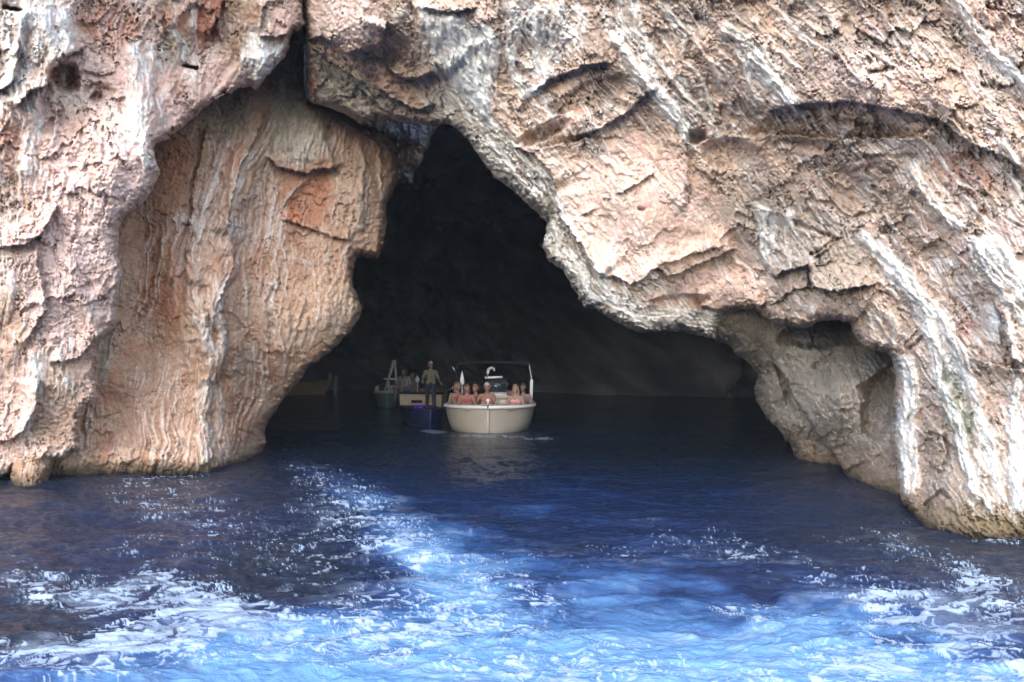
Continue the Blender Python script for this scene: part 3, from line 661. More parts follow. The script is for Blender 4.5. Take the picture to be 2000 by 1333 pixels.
def recess():
    poly = [(1320, 560), (1330, 640), (1362, 654), (1400, 664), (1426, 674), (1440, 694), (1462, 708), (1483, 730), (1474, 757), (1478, 783), (1496, 813), (1522, 839), (1544, 870), (1557, 904),
            (1560, 960), (1600, 1300), (2100, 1300), (2100, 500)]
    ctrl = [(1557, 904, 14.0), (1635, 913, 13.4), (1657, 930, 12.35), (1722, 957, 10.97), (1757, 970, 10.5), (1478, 783, 15.3), (1483, 730, 14.6), (1426, 674, 13.8), (1340, 645, 13.3), (1500, 650, 13.6), (1600, 650, 13.4), (1680, 690, 12.5),
            (1600, 800, 12.6), (1700, 800, 11.6), (1740, 720, 12.2), (1900, 700, 12), (1800, 980, 10), (2100, 600, 12), (2100, 1000, 10), (1660, 640, 13.4)]
    m = Mass('cliff', poly, ctrl, (1300, 2100), (500, 1150), seed=301, edge_r=26, round_m=.8, back=.25)
    m.relief(30, big=.25, saw=.12, flute=.02, fine=.035, plate=.12)
    X, Y = m.X, m.Y; n = fbm(X / 50, Y / 50, 303, 5)
    m.C[:] = lin(160, 150, 136); m.mix(lin(138, 130, 118), sst(-.2, .3, n)); m.mix(GREY, sst(.05, .4, fbm(X / 70, Y / 50, 307, 4)) * .5)
    m.mix(SLATE, m.blob(1600, 655, 60, 30) * .8); m.mix(SLATE, m.blob(1710, 710, 22, 22) * .7)  # bluish dark under the overhang is shade put into the colour
    m.mix(BROWN, sst(850, 900, Y + 20 * n) * .6); m.mix(lin(112, 90, 72), m.blob(1560, 870, 60, 40) * .6)
    m.bulge(1640, 760, 60, 70, .45); m.bulge(1500, 770, 30, 50, .2); m.D += .5 * m.blob(1715, 790, 32, 70, 12); m.D += .4 * m.blob(1600, 660, 80, 20)
    m.ledge([(1500, 700), (1530, 730), (1560, 790), (1600, 850), (1630, 890), (1650, 930)], .45, 60, -1)
    m.ledge([(1668, 760), (1700, 740), (1740, 706)], .2, 30, -1)
    m.ledge([(1440, 650), (1500, 690), (1520, 740), (1535, 790)], .2, 30, 1)
    m.crack([(1585, 720), (1610, 700), (1640, 680)], .2, 4); m.crack([(1535, 740), (1540, 800)], .2, 5)
    m.rib([(1505, 685), (1520, 705), (1535, 718)], .06, 8, .4); m.rib([(1690, 705), (1700, 730)], .06, 12, .5)
    return m.finish(label='recessed brown wall below the right overhang, running down into the water')

def cave_shell():
    """the chamber behind the mouth: a tunnel that widens and closes at the back, with a wide flange hidden inside the cliff"""
    ys = np.concatenate([[17.6], np.linspace(17.8, 55, 200)])
    th = np.linspace(-.22, math.pi + .22, 320)
    fr = np.linspace(1, 0, 90)[1:]
    T, Yg = np.meshgrid(th, np.concatenate([ys, 55 + 0 * fr]))
    K = np.concatenate([1 + 0 * ys, fr])[:, None] * np.ones_like(T)          # 1 on the tunnel side, falling to 0 at the middle of the back wall
    t = np.clip((Yg - 17.8) / 37.2, 0, 1)
    rx = 9.2 + 8.5 * np.sin(t * math.pi / 2); rz = 8.5 + 3.5 * np.sin(t * math.pi / 2)
    rx[0] = 60; rz[0] = 60  # first ring: unseen flange, added to stop sky light leaking into the chamber
    X0 = -1.0 + rx * K * np.cos(T); Z0 = rz * K * np.sin(T); Y0 = Yg + 0.0
    Y0 -= np.where(Yg > 0, 1, 0) * sst(-5, 13, X0) * 12 * sst(.15, 1, t)       # the right-hand wall stands nearer
    a, b_ = X0 + .6 * Y0, Z0 - .5 * Y0 + .3 * X0
    d = 1.8 * fbm(a / 6, b_ / 6, 401, 7, .6) + .5 * (ridged(a / 1.3, b_ / 1.6, 403, 4, .6) - .5) + 1.0 * (ridged(a / 3.5, b_ / 5, 405, 4) - .5) - 1.4 * (worley(a / 4, b_ / 6, 409)[2] - .5)
    d[0] = 0
    X = X0 + d * np.cos(T) * K; Z = Z0 + d * np.sin(T) * K; Y = Y0 - d * (1 - K * .6) * (Yg > 24)
    V = np.stack([X, Y, Z], -1)
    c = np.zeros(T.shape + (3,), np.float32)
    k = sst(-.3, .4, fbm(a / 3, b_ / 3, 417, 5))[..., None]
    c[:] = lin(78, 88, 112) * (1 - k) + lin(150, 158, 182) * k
    me = grid_mesh('cave', V, np.ones((V.shape[0] - 1, V.shape[1] - 1), bool), c)
    me.materials.append(ROCK)
    ob = bpy.data.objects.new('cave', me); col.objects.link(ob); ob['kind'] = 'structure'
    return ob

left_cliff(); foot_rock(); buttress(); ceiling_block(); right_cliff(); recess(); cave_shell()

# ================================================================== THE WATER
def build_water():
    pys = np.concatenate([np.arange(738, 1345, 1.8), [1370, 1420, 1500, 1700, 2200, 3400, 6000]])
    yr = F * H / (pys - HZ)                       # rows get denser towards the viewer
    yr = np.concatenate([[90.0, 80], yr, [0, -3, -10, -40, -120]])
    sc = np.maximum(yr, 3.2)
    tf = np.arange(-.72, .7201, .0013)
    outer = np.array([1.0, 1.5, 2.5, 5, 12])
    tt = np.concatenate([-outer[::-1], tf, outer])
    T, Yg = np.meshgrid(tt, yr)
    X = T * sc[:, None]
    big = np.abs(T) > .73
    X = np.where(big, np.sign(T) * (.72 * sc[:, None] + (np.abs(T) - .72) * 14), X)
    PX = 1000 + F * X / np.maximum(Yg, 1.5); PY = HZ + F * H / np.maximum(Yg, 1.5)
    near = sst(24, 9, Yg) * sst(1.0, 2.5, Yg)
    wx = X + .25 * fbm(X / 1.1, Yg / 1.1, 501, 3); wy = Yg + .25 * fbm(X / 1.1, Yg / 1.1, 502, 3)
    Z = .060 * fbm(X / 1.5, Yg / 1.0, 503, 3) * (.25 + .75 * near)
    Z += .050 * (ridged(wx / .75, wy / .42, 504, 3) - .55) * (.12 + .88 * near)
    Z += .016 * (ridged(wx / .26, wy / .15, 507, 2) - .5) * (.2 + .8 * near)
    Z += .06 * fbm(X / 4, Yg / 2.6, 509, 2)
    Z *= sst(0, 2, Yg)
    # ---- where propellers and swell have churned air into the water (pale milky blue)
    def g(cx, cy, rx, ry, rot=0):
        a = math.radians(rot); dx, dy = PX - cx, PY - cy
        u = (dx * math.cos(a) + dy * math.sin(a)) / rx; v = (-dx * math.sin(a) + dy * math.cos(a)) / ry
        return np.exp(-(u * u + v * v))
    wn = fbm(wx / 1.3, wy / .9, 511, 5, .55)
    wn2 = fbm(wx / .35, wy / .3, 513, 5, .6)
    aer = (1.25 * g(1000, 1330, 560, 120) + .62 * g(890, 1130, 140, 80, 20) + .42 * g(770, 1040, 90, 50, 40) + .28 * g(660, 950, 110, 26, 25) + .9 * g(1500, 1310, 420, 70, 4) + .5 * g(500, 1270, 200, 70)
           + .26 * g(1200, 1110, 320, 110, 8) + .18 * g(1150, 980, 500, 60) + .14 * g(350, 1040, 400, 90) + .4 * g(1800, 1270, 250, 80, 15) + 1.05 * g(1000, 1540, 1500, 240) + .18 * g(1300, 1180, 420, 70) + .5 * g(1650, 1290, 400, 90, 4) - .5 * g(60, 1240, 120, 45) - .55 * g(1180, 1215, 170, 32, 6) - .45 * g(1420, 1235, 160, 22, 4) - .3 * g(560, 1130, 130, 60))
    aer = np.clip(aer * (1 + .9 * wn + .45 * wn2) + .25 * wn * sst(.1, .5, aer), 0, 1)
    # ---- foam: broken lacework where the wash runs, single flecks elsewhere
    fz = (1.0 * g(430, 1185, 190, 40, 24) + .9 * g(220, 1165, 110, 30, 8) + .85 * g(250, 1265, 200, 50, -8) + .7 * g(60, 1140, 90, 40, 15) + .7 * g(420, 1240, 150, 45) + .6 * g(120, 1310, 160, 40)
          + .7 * g(700, 1250, 200, 60, -10) + .55 * g(1010, 1290, 160, 60) + .50 * g(700, 1020, 120, 60, 30) + .35 * g(640, 940, 130, 40, 20) + .55 * g(1520, 1200, 190, 22, 3) + .95 * g(1850, 1240, 190, 60, 22)
          + .8 * g(1930, 1160, 90, 40, 20) + .75 * g(1750, 1310, 260, 40, 12) + .46 * g(1450, 1080, 210, 45, 14) + .35 * g(1660, 962, 110, 9, 3) + .9 * g(1955, 1058, 60, 10) + .5 * g(1800, 1030, 50, 6, 25) + .35 * g(1740, 1050, 110, 22, 12)
          + .50 * g(360, 990, 260, 50, 10) + .3 * g(500, 1080, 260, 40, 5) + .35 * g(330, 935, 90, 14) + .4 * g(960, 1100, 200, 60, 20) + .6 * g(860, 1200, 260, 60, 10) + .6 * g(1300, 1330, 500, 60) + .45 * g(800, 1060, 90, 40, 30) + .4 * g(1020, 1180, 120, 30, 10) + .35 * g(1200, 1080, 120, 30) + .35 * g(1750, 1080, 160, 20, 12))
    swx = X + .5 * fbm(X / .7, Yg / .55, 521, 3) + .12 * perlin(X / .16, Yg / .13, 523); swy = Yg + .5 * fbm(X / .7, Yg / .55, 522, 3) + .12 * perlin(X / .16, Yg / .13, 524)
    lace = np.maximum(1 - np.abs(fbm(swx / .42, swy / .34, 525, 3, .5)) * 7.5, 1 - np.abs(fbm(swx / .17, swy / .16, 528, 3, .5)) * 5.5 - .1)
    f1, f2, cid = worley(swx / .12, swy / .10, 530)
    fleck = sst(.30, .12, f1) * (cid > .62)
    clump = fbm(swx / .5, swy / .3, 533, 4, .6)
    fz = fz * (.60 + .34 * sst(1080, 1180, PY) * np.clip(sst(640, 420, PX) + sst(1500, 1720, PX), 0, 1))
    thr = 1.15 - fz * (1.0 + 1.9 * clump)
    foam = sst(thr, thr + .35, lace + .15) * sst(.05, .25, fz + .3 * clump)
    foam = np.maximum(foam, fleck * sst(.12, .4, fz + .35 * clump - .08) * .9)
    dense = sst(.75, 1.15, fz * (1 + 1.5 * clump) + .35 * wn2)
    foam = np.clip(np.maximum(foam * (.55 + .45 * sst(-.2, .3, clump)), .55 * dense * (.35 + .55 * sst(-.1, .3, wn2))), 0, 1)
    veil = fbm(swx / .9, swy / .35, 541, 5, .62)
    foam = np.maximum(foam, .40 * sst(.0, .45, veil) * sst(.15, .6, fz * 1.1 + .5 * aer))
    # wash against the hull of the near boat
    wnf = fbm(X / .22, Yg / .7, 551, 4, .65)
    foam = np.maximum(foam, .45 * sst(.35, .7, g(848, 843, 34, 4.5, 2) + .4 * wnf * g(848, 843, 50, 8)))
    foam = np.maximum(foam, .42 * sst(.45, .8, g(950, 853, 90, 3.5) * (1 + 1.6 * wnf)))
    foam = np.maximum(foam, .45 * sst(.5, .8, g(1055, 856, 40, 2.5) * (1 + 1.5 * wnf)))
    foam *= sst(30, 24, Yg) * sst(1, 2.4, Yg)
    Z += .006 * foam * (1 + wn2)
    V = np.stack([X, Yg, Z], -1)
    me = grid_mesh('water', V, np.ones((V.shape[0] - 1, V.shape[1] - 1), bool), None, {'foam': foam, 'aeration': aer})
    m, n, l, b = new_mat('sea_water')
    af = n.new('ShaderNodeAttribute'); af.attribute_name = 'foam'
    aa = n.new('ShaderNodeAttribute'); aa.attribute_name = 'aeration'
    ra = n.new('ShaderNodeValToRGB'); e = ra.color_ramp.elements
    e[0].position = 0; e[0].color = (.009, .018, .038, 1)
    e[1].position = 1; e[1].color = (.12, .26, .47, 1)
    for p_, c_ in ((.25, (.009, .021, .068)), (.55, (.026, .070, .19)), (.8, (.065, .16, .33))):
        k = e.new(p_); k.color = (*c_, 1)
    mx = n.new('ShaderNodeMix'); mx.data_type = 'RGBA'
    l.new(aa.outputs['Fac'], ra.inputs[0]); l.new(af.outputs['Fac'], mx.inputs[0]); l.new(ra.outputs[0], mx.inputs[6])
    mx.inputs[7].default_value = (.36, .46, .60, 1)
    l.new(mx.outputs[2], b.inputs['Base Color'])
    mr = n.new('ShaderNodeMapRange'); mr.inputs[3].default_value = .10; mr.inputs[4].default_value = .6
    l.new(af.outputs['Fac'], mr.inputs[0]); l.new(mr.outputs[0], b.inputs['Roughness'])
    b.inputs['IOR'].default_value = 1.333
    geo = n.new('ShaderNodeNewGeometry')
    mp = n.new('ShaderNodeMapping'); mp.inputs['Scale'].default_value = (1, 1.6, 1)
    l.new(geo.outputs['Position'], mp.inputs[0])
    t1 = n.new('ShaderNodeTexNoise'); t1.inputs['Scale'].default_value = 5.5; t1.inputs['Detail'].default_value = 6; t1.inputs['Roughness'].default_value = .62; t1.inputs['Distortion'].default_value = .6
    l.new(mp.outputs[0], t1.inputs['Vector'])
    bu = n.new('ShaderNodeBump'); bu.inputs['Strength'].default_value = .8; bu.inputs['Distance'].default_value = .06
    l.new(t1.outputs['Fac'], bu.inputs['Height']); l.new(bu.outputs[0], b.inputs['Normal'])
    me.materials.append(m)
    ob = bpy.data.objects.new('water', me); col.objects.link(ob); ob['kind'] = 'structure'
    return ob
build_water()

def build_haze():
    bm = bmesh.new(); bmesh.ops.create_cube(bm, size=1)  # thin volume added only to lift the dark tones inside the cave
    bmesh.ops.transform(bm, matrix=Matrix.Translation((0, 20, 5)) @ Matrix.Diagonal((90, 110, 36, 1)), verts=bm.verts)
    me = bpy.data.meshes.new('fill_haze'); bm.to_mesh(me); bm.free()
    m = bpy.data.materials.new('fill_haze_volume'); m.use_nodes = True
    n = m.node_tree.nodes; l = m.node_tree.links
    n.remove(n['Principled BSDF'])
    v = n.new('ShaderNodeVolumePrincipled'); v.inputs['Color'].default_value = (.75, .86, 1, 1); v.inputs['Density'].default_value = HAZE; v.inputs['Anisotropy'].default_value = 0
    l.new(v.outputs[0], n['Material Output'].inputs['Volume'])
    me.materials.append(m)
    o = bpy.data.objects.new('fill_haze', me); col.objects.link(o); o['kind'] = 'stuff'
HAZE = .0007
build_haze()

# ================================================================== OBJECT HELPERS
def simple_mat(name, rgb, rough=.5, spec=.5, metal=0.0, vary=.12, scale=9.0):
    m, n, l, b = new_mat(name)
    t = n.new('ShaderNodeTexNoise'); t.inputs['Scale'].default_value = scale; t.inputs['Detail'].default_value = 5
    g = n.new('ShaderNodeTexCoord'); l.new(g.outputs['Object'], t.inputs['Vector'])
    r = n.new('ShaderNodeMapRange'); r.inputs[3].default_value = 1 - vary; r.inputs[4].default_value = 1 + vary
    l.new(t.outputs['Fac'], r.inputs[0])
    v = n.new('ShaderNodeVectorMath'); v.operation = 'SCALE'; v.inputs[0].default_value = tuple(float(c) for c in rgb)
    l.new(r.outputs[0], v.inputs['Scale']); l.new(v.outputs[0], b.inputs['Base Color'])
    b.inputs['Roughness'].default_value = rough; b.inputs['Specular IOR Level'].default_value = spec; b.inputs['Metallic'].default_value = metal
    return m
M = dict(
    cream=simple_mat('cream_gelcoat', (.36, .33, .29), .4, vary=.14, scale=3), white=simple_mat('white_paint', (.66, .66, .66), .35), beige=simple_mat('beige_wood', (.44, .36, .24), .6, vary=.3),
    wood=simple_mat('weathered_wood', (.52, .42, .30), .6, vary=.3), navy=simple_mat('navy_paint', (.008, .012, .06), .4), teal=simple_mat('sea_green_paint', (.16, .26, .26), .4),
    dark=simple_mat('dark_canvas', (.03, .032, .04), .8), steel=simple_mat('stainless_tube', (.62, .62, .62), .25, metal=.9), black=simple_mat('black_rubber', (.02, .02, .02), .6),
    cushion=simple_mat('cream_cushion', (.46, .40, .33), .7), purple=simple_mat('purple_fabric', (.16, .03, .62), .7), glass=simple_mat('smoked_acrylic', (.03, .04, .05), .08),
    skin=simple_mat('skin_tan', (.20, .125, .10), .65), skin2=simple_mat('skin_sunburnt', (.25, .12, .095), .65), skin3=simple_mat('skin_pale', (.29, .19, .165), .65),
    hair_d=simple_mat('dark_hair', (.03, .02, .015), .6), hair_b=simple_mat('brown_hair', (.14, .07, .035), .6), hair_g=simple_mat('grey_hair', (.35, .33, .32), .6), hair_y=simple_mat('fair_hair', (.22, .14, .07), .6),
    red=simple_mat('red_fabric', (.30, .06, .05), .8), olive=simple_mat('olive_shirt', (.15, .145, .10), .85), denim=simple_mat('dark_trousers', (.02, .025, .045), .85), pink=simple_mat('pink_fabric', (.62, .26, .30), .8),
    blue=simple_mat('blue_fabric', (.05, .10, .30), .8), black_f=simple_mat('black_fabric', (.02, .02, .025), .8), grey_f=simple_mat('grey_shirt', (.28, .27, .26), .85), eye=simple_mat('eyes', (.02, .015, .01), .3))

def empty(name, loc, rz=0, label=None, cat=None, group=None):
    o = bpy.data.objects.new(name, None); col.objects.link(o)
    o.location = loc; o.rotation_euler = (0, 0, rz); o.empty_display_size = .2
    if label: o['label'] = label
    if cat: o['category'] = cat
    if group: o['group'] = group
    return o

def part(name, bm, mat, parent=None, smooth=True, label=None):
    me = bpy.data.meshes.new(name)
    bmesh.ops.recalc_face_normals(bm, faces=bm.faces)
    bm.to_mesh(me); bm.free()
    if smooth: me.polygons.foreach_set('use_smooth', [True] * len(me.polygons))
    me.materials.append(mat)
    o = bpy.data.objects.new(name, me); col.objects.link(o)
    if parent: o.parent = parent
    if label: o['label'] = label
    return o

def box(bm, c, s, rz=0, bevel=.012, rx=0):
    r = bmesh.ops.create_cube(bm, size=1)
    mt = Matrix.Translation(c) @ Matrix.Rotation(rz, 4, 'Z') @ Matrix.Rotation(rx, 4, 'X') @ Matrix.Diagonal((*s, 1))
    bmesh.ops.transform(bm, matrix=mt, verts=r['verts'])
    if bevel:
        es = list({e for v in r['verts'] for e in v.link_edges})
        bmesh.ops.bevel(bm, geom=es, offset=bevel, segments=2, affect='EDGES')

def tube(bm, pts, r, seg=10):
    pts = [Vector(p) for p in pts]
    rings = []
    up = Vector((0, 0, 1))
    for i, p in enumerate(pts):
        t = (pts[min(i + 1, len(pts) - 1)] - pts[max(i - 1, 0)]).normalized()
        a = t.cross(up)
        if a.length < 1e-3: a = t.cross(Vector((1, 0, 0)))
        a.normalize(); b = t.cross(a).normalized()
        rr = r[i] if isinstance(r, (list, tuple)) else r
        rings.append([bm.verts.new(p + a * math.cos(2 * math.pi * k / seg) * rr + b * math.sin(2 * math.pi * k / seg) * rr) for k in range(seg)])
    for A, B in zip(rings[:-1], rings[1:]):
        for k in range(seg):
            bm.faces.new((A[k], A[(k + 1) % seg], B[(k + 1) % seg], B[k]))
    bm.faces.new(rings[0]); bm.faces.new(rings[-1][::-1])

def arc(p0, p1, lift, n=10):
    p0, p1 = Vector(p0), Vector(p1)
    return [p0.lerp(p1, i / n) + Vector((0, 0, lift * math.sin(math.pi * i / n))) for i in range(n + 1)]

def ball(bm, c, r, s=(1, 1, 1), sub=2):
    q = bmesh.ops.create_icosphere(bm, subdivisions=sub, radius=r)
    bmesh.ops.transform(bm, matrix=Matrix.Translation(c) @ Matrix.Diagonal((*s, 1)), verts=q['verts'])

def hull_shape(L, B, free, sheer=.12, draft=.25, rake=.35, full=2.2, transom=.88, deck=.34, flare=.84):
    """bow points to -y (towards the viewer); origin at the bow waterline. Returns hull, deck, rail outline"""
    n = 26
    def half(t): return B / 2 * ((1 - (1 - min(t / .38, 1)) ** full) ** (1 / 1.35)) * (1 - (1 - transom) * max(0, (t - .5) / .5) ** 2)
    bm = bmesh.new(); rows = []
    rail = []
    for i in range(n + 1):
        t = (i / n) ** 1.5
        hb = max(half(t), .02)
        y = t * L; zr = free + sheer * (1 - t) ** 2
        prof = [(0, zr, 1.0), (0, zr - .05, 1.0), (0, zr * .62, .97), (0, zr * .25, flare + .06), (0, 0.0, flare), (0, -draft * .5, flare * .72), (0, -draft, .03)]
        sec = []
        for (_, z, k) in prof:
            back = rake * (1 - z / zr) * (1 - t) ** 3
            kk = k if i else k * .6
            sec.append((hb * kk, y + back, z))
        rail.append((hb, y, zr))
        rows.append(sec)
    def ring(sec, inner):
        pts = [(-x, y, z) for x, y, z in sec[::-1]] + [(x, y, z) for x, y, z in sec]
        return pts
    vs = [[bm.verts.new(p) for p in ring(r, 0)] for r in rows]
    for A, Bv in zip(vs[:-1], vs[1:]):
        for k in range(len(A) - 1):
            bm.faces.new((A[k], Bv[k], Bv[k + 1], A[k + 1]))
    bm.faces.new(vs[-1])
    bm.faces.new(vs[0][::-1])
    # bulwark thickness and inner sides down to the deck
    ins = []
    for (hb, y, zr) in rail:
        ww = max(hb - .09, .005); yy = max(y, .12); rk = (rake + .12) * (1 - y / L) ** 3
        ins.append([bm.verts.new(p) for p in ((-hb, y, zr + .002), (-ww, yy, zr + .012), (-ww * .80, yy + .02 + rk, deck), (ww * .80, yy + .02 + rk, deck), (ww, yy, zr + .012), (hb, y, zr + .002))])
    for A, Bv in zip(ins[:-1], ins[1:]):
        for k in range(5):
            bm.faces.new((A[k], A[k + 1], Bv[k + 1], Bv[k]))
    return bm, rail

def rub_rail(rail, r=.035, dz=-.05):
    bm = bmesh.new()
    tube(bm, [(-x - .01, y, z + dz) for x, y, z in rail[::-1]] + [(x + .01, y - .015, z + dz) for x, y, z in rail], r, 8)
    return bm

# ------------------------------------------------------------------ people
def remeshed(balls, name, mat, parent, vox=.010):
    """one continuous skin around chains of (x, y, z, r) points"""
    bm = bmesh.new()
    for c in balls:
        for (x0, y0, z0, r0), (x1, y1, z1, r1) in zip(c[:-1], c[1:]):
            ln = math.dist((x0, y0, z0), (x1, y1, z1)); n = max(1, int(ln / (min(r0, r1) * .35)))
            for i in range(n + 1):
                t = i / n
                r = r0 + (r1 - r0) * t
                q = bmesh.ops.create_icosphere(bm, subdivisions=2 if r > .03 else 1, radius=r)
                bmesh.ops.translate(bm, verts=q['verts'], vec=(x0 + (x1 - x0) * t, y0 + (y1 - y0) * t, z0 + (z1 - z0) * t))
    me = bpy.data.meshes.new(name); bm.to_mesh(me); bm.free()
    tmp = bpy.data.objects.new(name, me); col.objects.link(tmp)
    md = tmp.modifiers.new('r', 'REMESH'); md.mode = 'VOXEL'; md.voxel_size = vox; md.use_smooth_shade = True
    sm = tmp.modifiers.new('s', 'SMOOTH'); sm.iterations = 2; sm.factor = .5
    dg = bpy.context.evaluated_depsgraph_get()
    out = bpy.data.meshes.new_from_object(tmp.evaluated_get(dg))
    bpy.data.objects.remove(tmp); bpy.data.meshes.remove(me)
    out.name = name; out.materials.clear(); out.materials.append(mat)
    o = bpy.data.objects.new(name, out); col.objects.link(o); o.parent = parent
    return o

def person(loc, rz, label, group, pose='sit', skin='skin', hair='hair_d', top=None, bottom='blue', lean=0.0, turn=0.0, armL=None, armR=None, long_hair=False, bikini=False, k=1.0, tilt=0.0):
    root = empty('person', loc, rz, label, 'person', group)
    root.scale = (k, k, k)
    def sh(p, f):            # torso lean: things higher up move forward
        return (p[0] + tilt * f, p[1] - lean * f, p[2])
    ch = []
    wv = .165
    torso = [(0.0, .0, .02, .125), (0, .01, .16, .105), (0, .0, .30, .118), (0, .0, .42, .10)]
    torso = [(*sh(t, t[2] / .5), t[3]) for t in torso]
    for s in (-1, 1):
        ch.append([(s * .075, torso[0][1], .02, .105), (s * .055 + torso[1][0], torso[1][1], .17, .09), (s * .075 + torso[2][0], torso[2][1], .31, .10), (s * .08 + torso[3][0], torso[3][1], .40, .075)])
    nx, ny, nz = sh((0, .0, .50), 1.0)
    ch.append([torso[3], (nx, ny, .49, .058), (nx, ny - .01, .56, .052)])
    hx, hy, hz = nx + math.sin(turn) * .02, ny - .03, .665
    def hp(x, y, z): return (hx + x * math.cos(turn) + y * math.sin(turn) * -1, hy + x * math.sin(turn) + y * math.cos(turn), hz + z)
    ch.append([(*hp(0, .02, .02), .088), (*hp(0, -.005, .03), .085)])
    ch.append([(*hp(0, -.02, -.02), .068), (*hp(0, -.042, -.075), .040)])
    ch.append([(*hp(0, -.095, .005), .010), (*hp(0, -.108, -.02), .014)])
    ch.append([(*hp(-.03, -.083, .028), .013), (*hp(.03, -.083, .028), .013)])
    ch.append([(*hp(-.020, -.085, -.055), .010), (*hp(.020, -.085, -.055), .010)])
    for s in (-1, 1): ch.append([(*hp(s * .085, .01, .01), .014), (*hp(s * .088, .012, -.015), .012)])
    arms = []
    dflt = {'sit': ((.235, .02, .20), (.17, -.24, .12)), 'stand': ((.25, .03, .18), (.22, -.10, -.06))}[pose]
    hands = []
    for s, a in ((-1, armL), (1, armR)):
        e, wr = a or dflt
        shd = sh((s * .175, .0, .43), .86)
        e = (s * e[0] + shd[0] - s * .175, e[1] + shd[1], e[2]); wr = (s * wr[0] + shd[0] * .5, wr[1] + shd[1] * .5, wr[2])
        arms.append([(*shd, .058), (*[(shd[i] + e[i]) / 2 for i in range(3)], .046), (*e, .037), (*[(wr[i] + e[i]) / 2 for i in range(3)], .036), (*wr, .026)])
        ch.append(arms[-1]); ch.append([(shd[0] * .5, shd[1], .43, .06), (*shd, .056)])
        d = (Vector(wr) - Vector(e)).normalized(); side = d.cross(Vector((0, 0, 1)))
        side = side.normalized() if side.length > .1 else Vector((1, 0, 0))
        dn = d.cross(side).normalized()
        if dn.z > 0: dn = -dn
        W = Vector(wr); palm = W + d * .055
        for q in (-1, 0, 1): ch.append([(*wr, .022), (*(palm + side * q * .022), .017)])
        for q, ln in zip((-1.5, -.5, .5, 1.5), (.060, .074, .078, .066)):
            b0 = palm + side * q * .0225 + d * .012; b1 = b0 + d * ln * .55 + dn * .006; b2 = b1 + d * ln * .40 + dn * .030
            ch.append([(*b0, .0115), (*b1, .0105), (*b2, .0095)])
        tb = W + d * .02 - side * s * .028
        ch.append([(*tb, .014), (*(tb + d * .035 - side * s * .028 + dn * .012), .012), (*(tb + d * .062 - side * s * .036 + dn * .022), .010)])
    legs = []
    for s in (-1, 1):
        if pose == 'sit':
            kn = (s * .15, -.42, .05); an = (s * .13, -.40, -.34)
        else:
            kn = (s * .11, -.02 - .03 * s, -.40); an = (s * .12, .02 - .03 * s, -.82)
        legs.append([(s * .095, 0, -.01, .095), (*[(a + b) / 2 for a, b in zip((s * .095, 0, -.01), kn)], .078), (*kn, .056), (kn[0] * .5 + an[0] * .5, kn[1] * .5 + an[1] * .5 + .02, kn[2] * .5 + an[2] * .5, .050), (*an, .034)])
        ch.append(legs[-1])
        ch.append([(an[0], an[1] + .03, an[2] - .035, .034), (an[0] + s * .01, an[1] - .10, an[2] - .055, .030), (an[0] + s * .015, an[1] - .16, an[2] - .062, .022)])
    remeshed(ch, 'body', M[skin], root)
    grow = lambda c, g: [(x, y, z, r + g) for x, y, z, r in c]
    tr = [grow(c, .012) for c in ch[:2]]
    if bottom:
        part_legs = []
        for lg in legs:
            if bottom == 'denim': part_legs.append(grow(lg, .016))
            else: part_legs.append(grow(lg[:2], .016))
        remeshed(part_legs + [[(-.07, 0, .0, .122), (.07, 0, .0, .122)]], 'trousers' if bottom == 'denim' else 'shorts', M[bottom], root, .012)
    if top:
        sl = [grow(a[:3], .014) for a in arms] + [[(ch_[0][0] * .5, ch_[0][1], .43, .072), (*ch_[0][:3], .07)] for ch_ in arms]
        remeshed([grow(c, .016) for c in ch[:2]] + sl, 'shirt', M[top], root, .012)
    if bikini:
        c = torso[2]
        remeshed([[(-.075, c[1] - .055, .33, .065), (-.02, c[1] - .07, .32, .045)], [(.075, c[1] - .055, .33, .065), (.02, c[1] - .07, .32, .045)], [(-.15, c[1] + .02, .31, .04), (-.09, c[1] - .05, .32, .05)], [(.15, c[1] + .02, .31, .04), (.09, c[1] - .05, .32, .05)]], 'swim_top', M[bikini], root, .010)
    hr = [[(*hp(0, .028, .045), .088), (*hp(0, -.01, .062), .078)], [(*hp(-.03, .05, .0), .07), (*hp(.03, .05, .0), .07)]]
    if long_hair: hr += [[(*hp(-.06, .05, -.02), .045), (*hp(-.08, .03, -.16), .035)], [(*hp(.06, .05, -.02), .045), (*hp(.08, .03, -.16), .035)], [(*hp(0, .07, 0), .06), (*hp(0, .07, -.18), .045)]]
    remeshed(hr, 'hair', M[hair], root, .010)
    for s in (-1, 1):
        bm = bmesh.new(); ball(bm, hp(s * .031, -.086, .012), .009, sub=1)
        part('eye', bm, M['eye'], root)
    return root

def at(px, py, d): return ((px - 1000) / F * d, d, H - (py - HZ) / F * d)

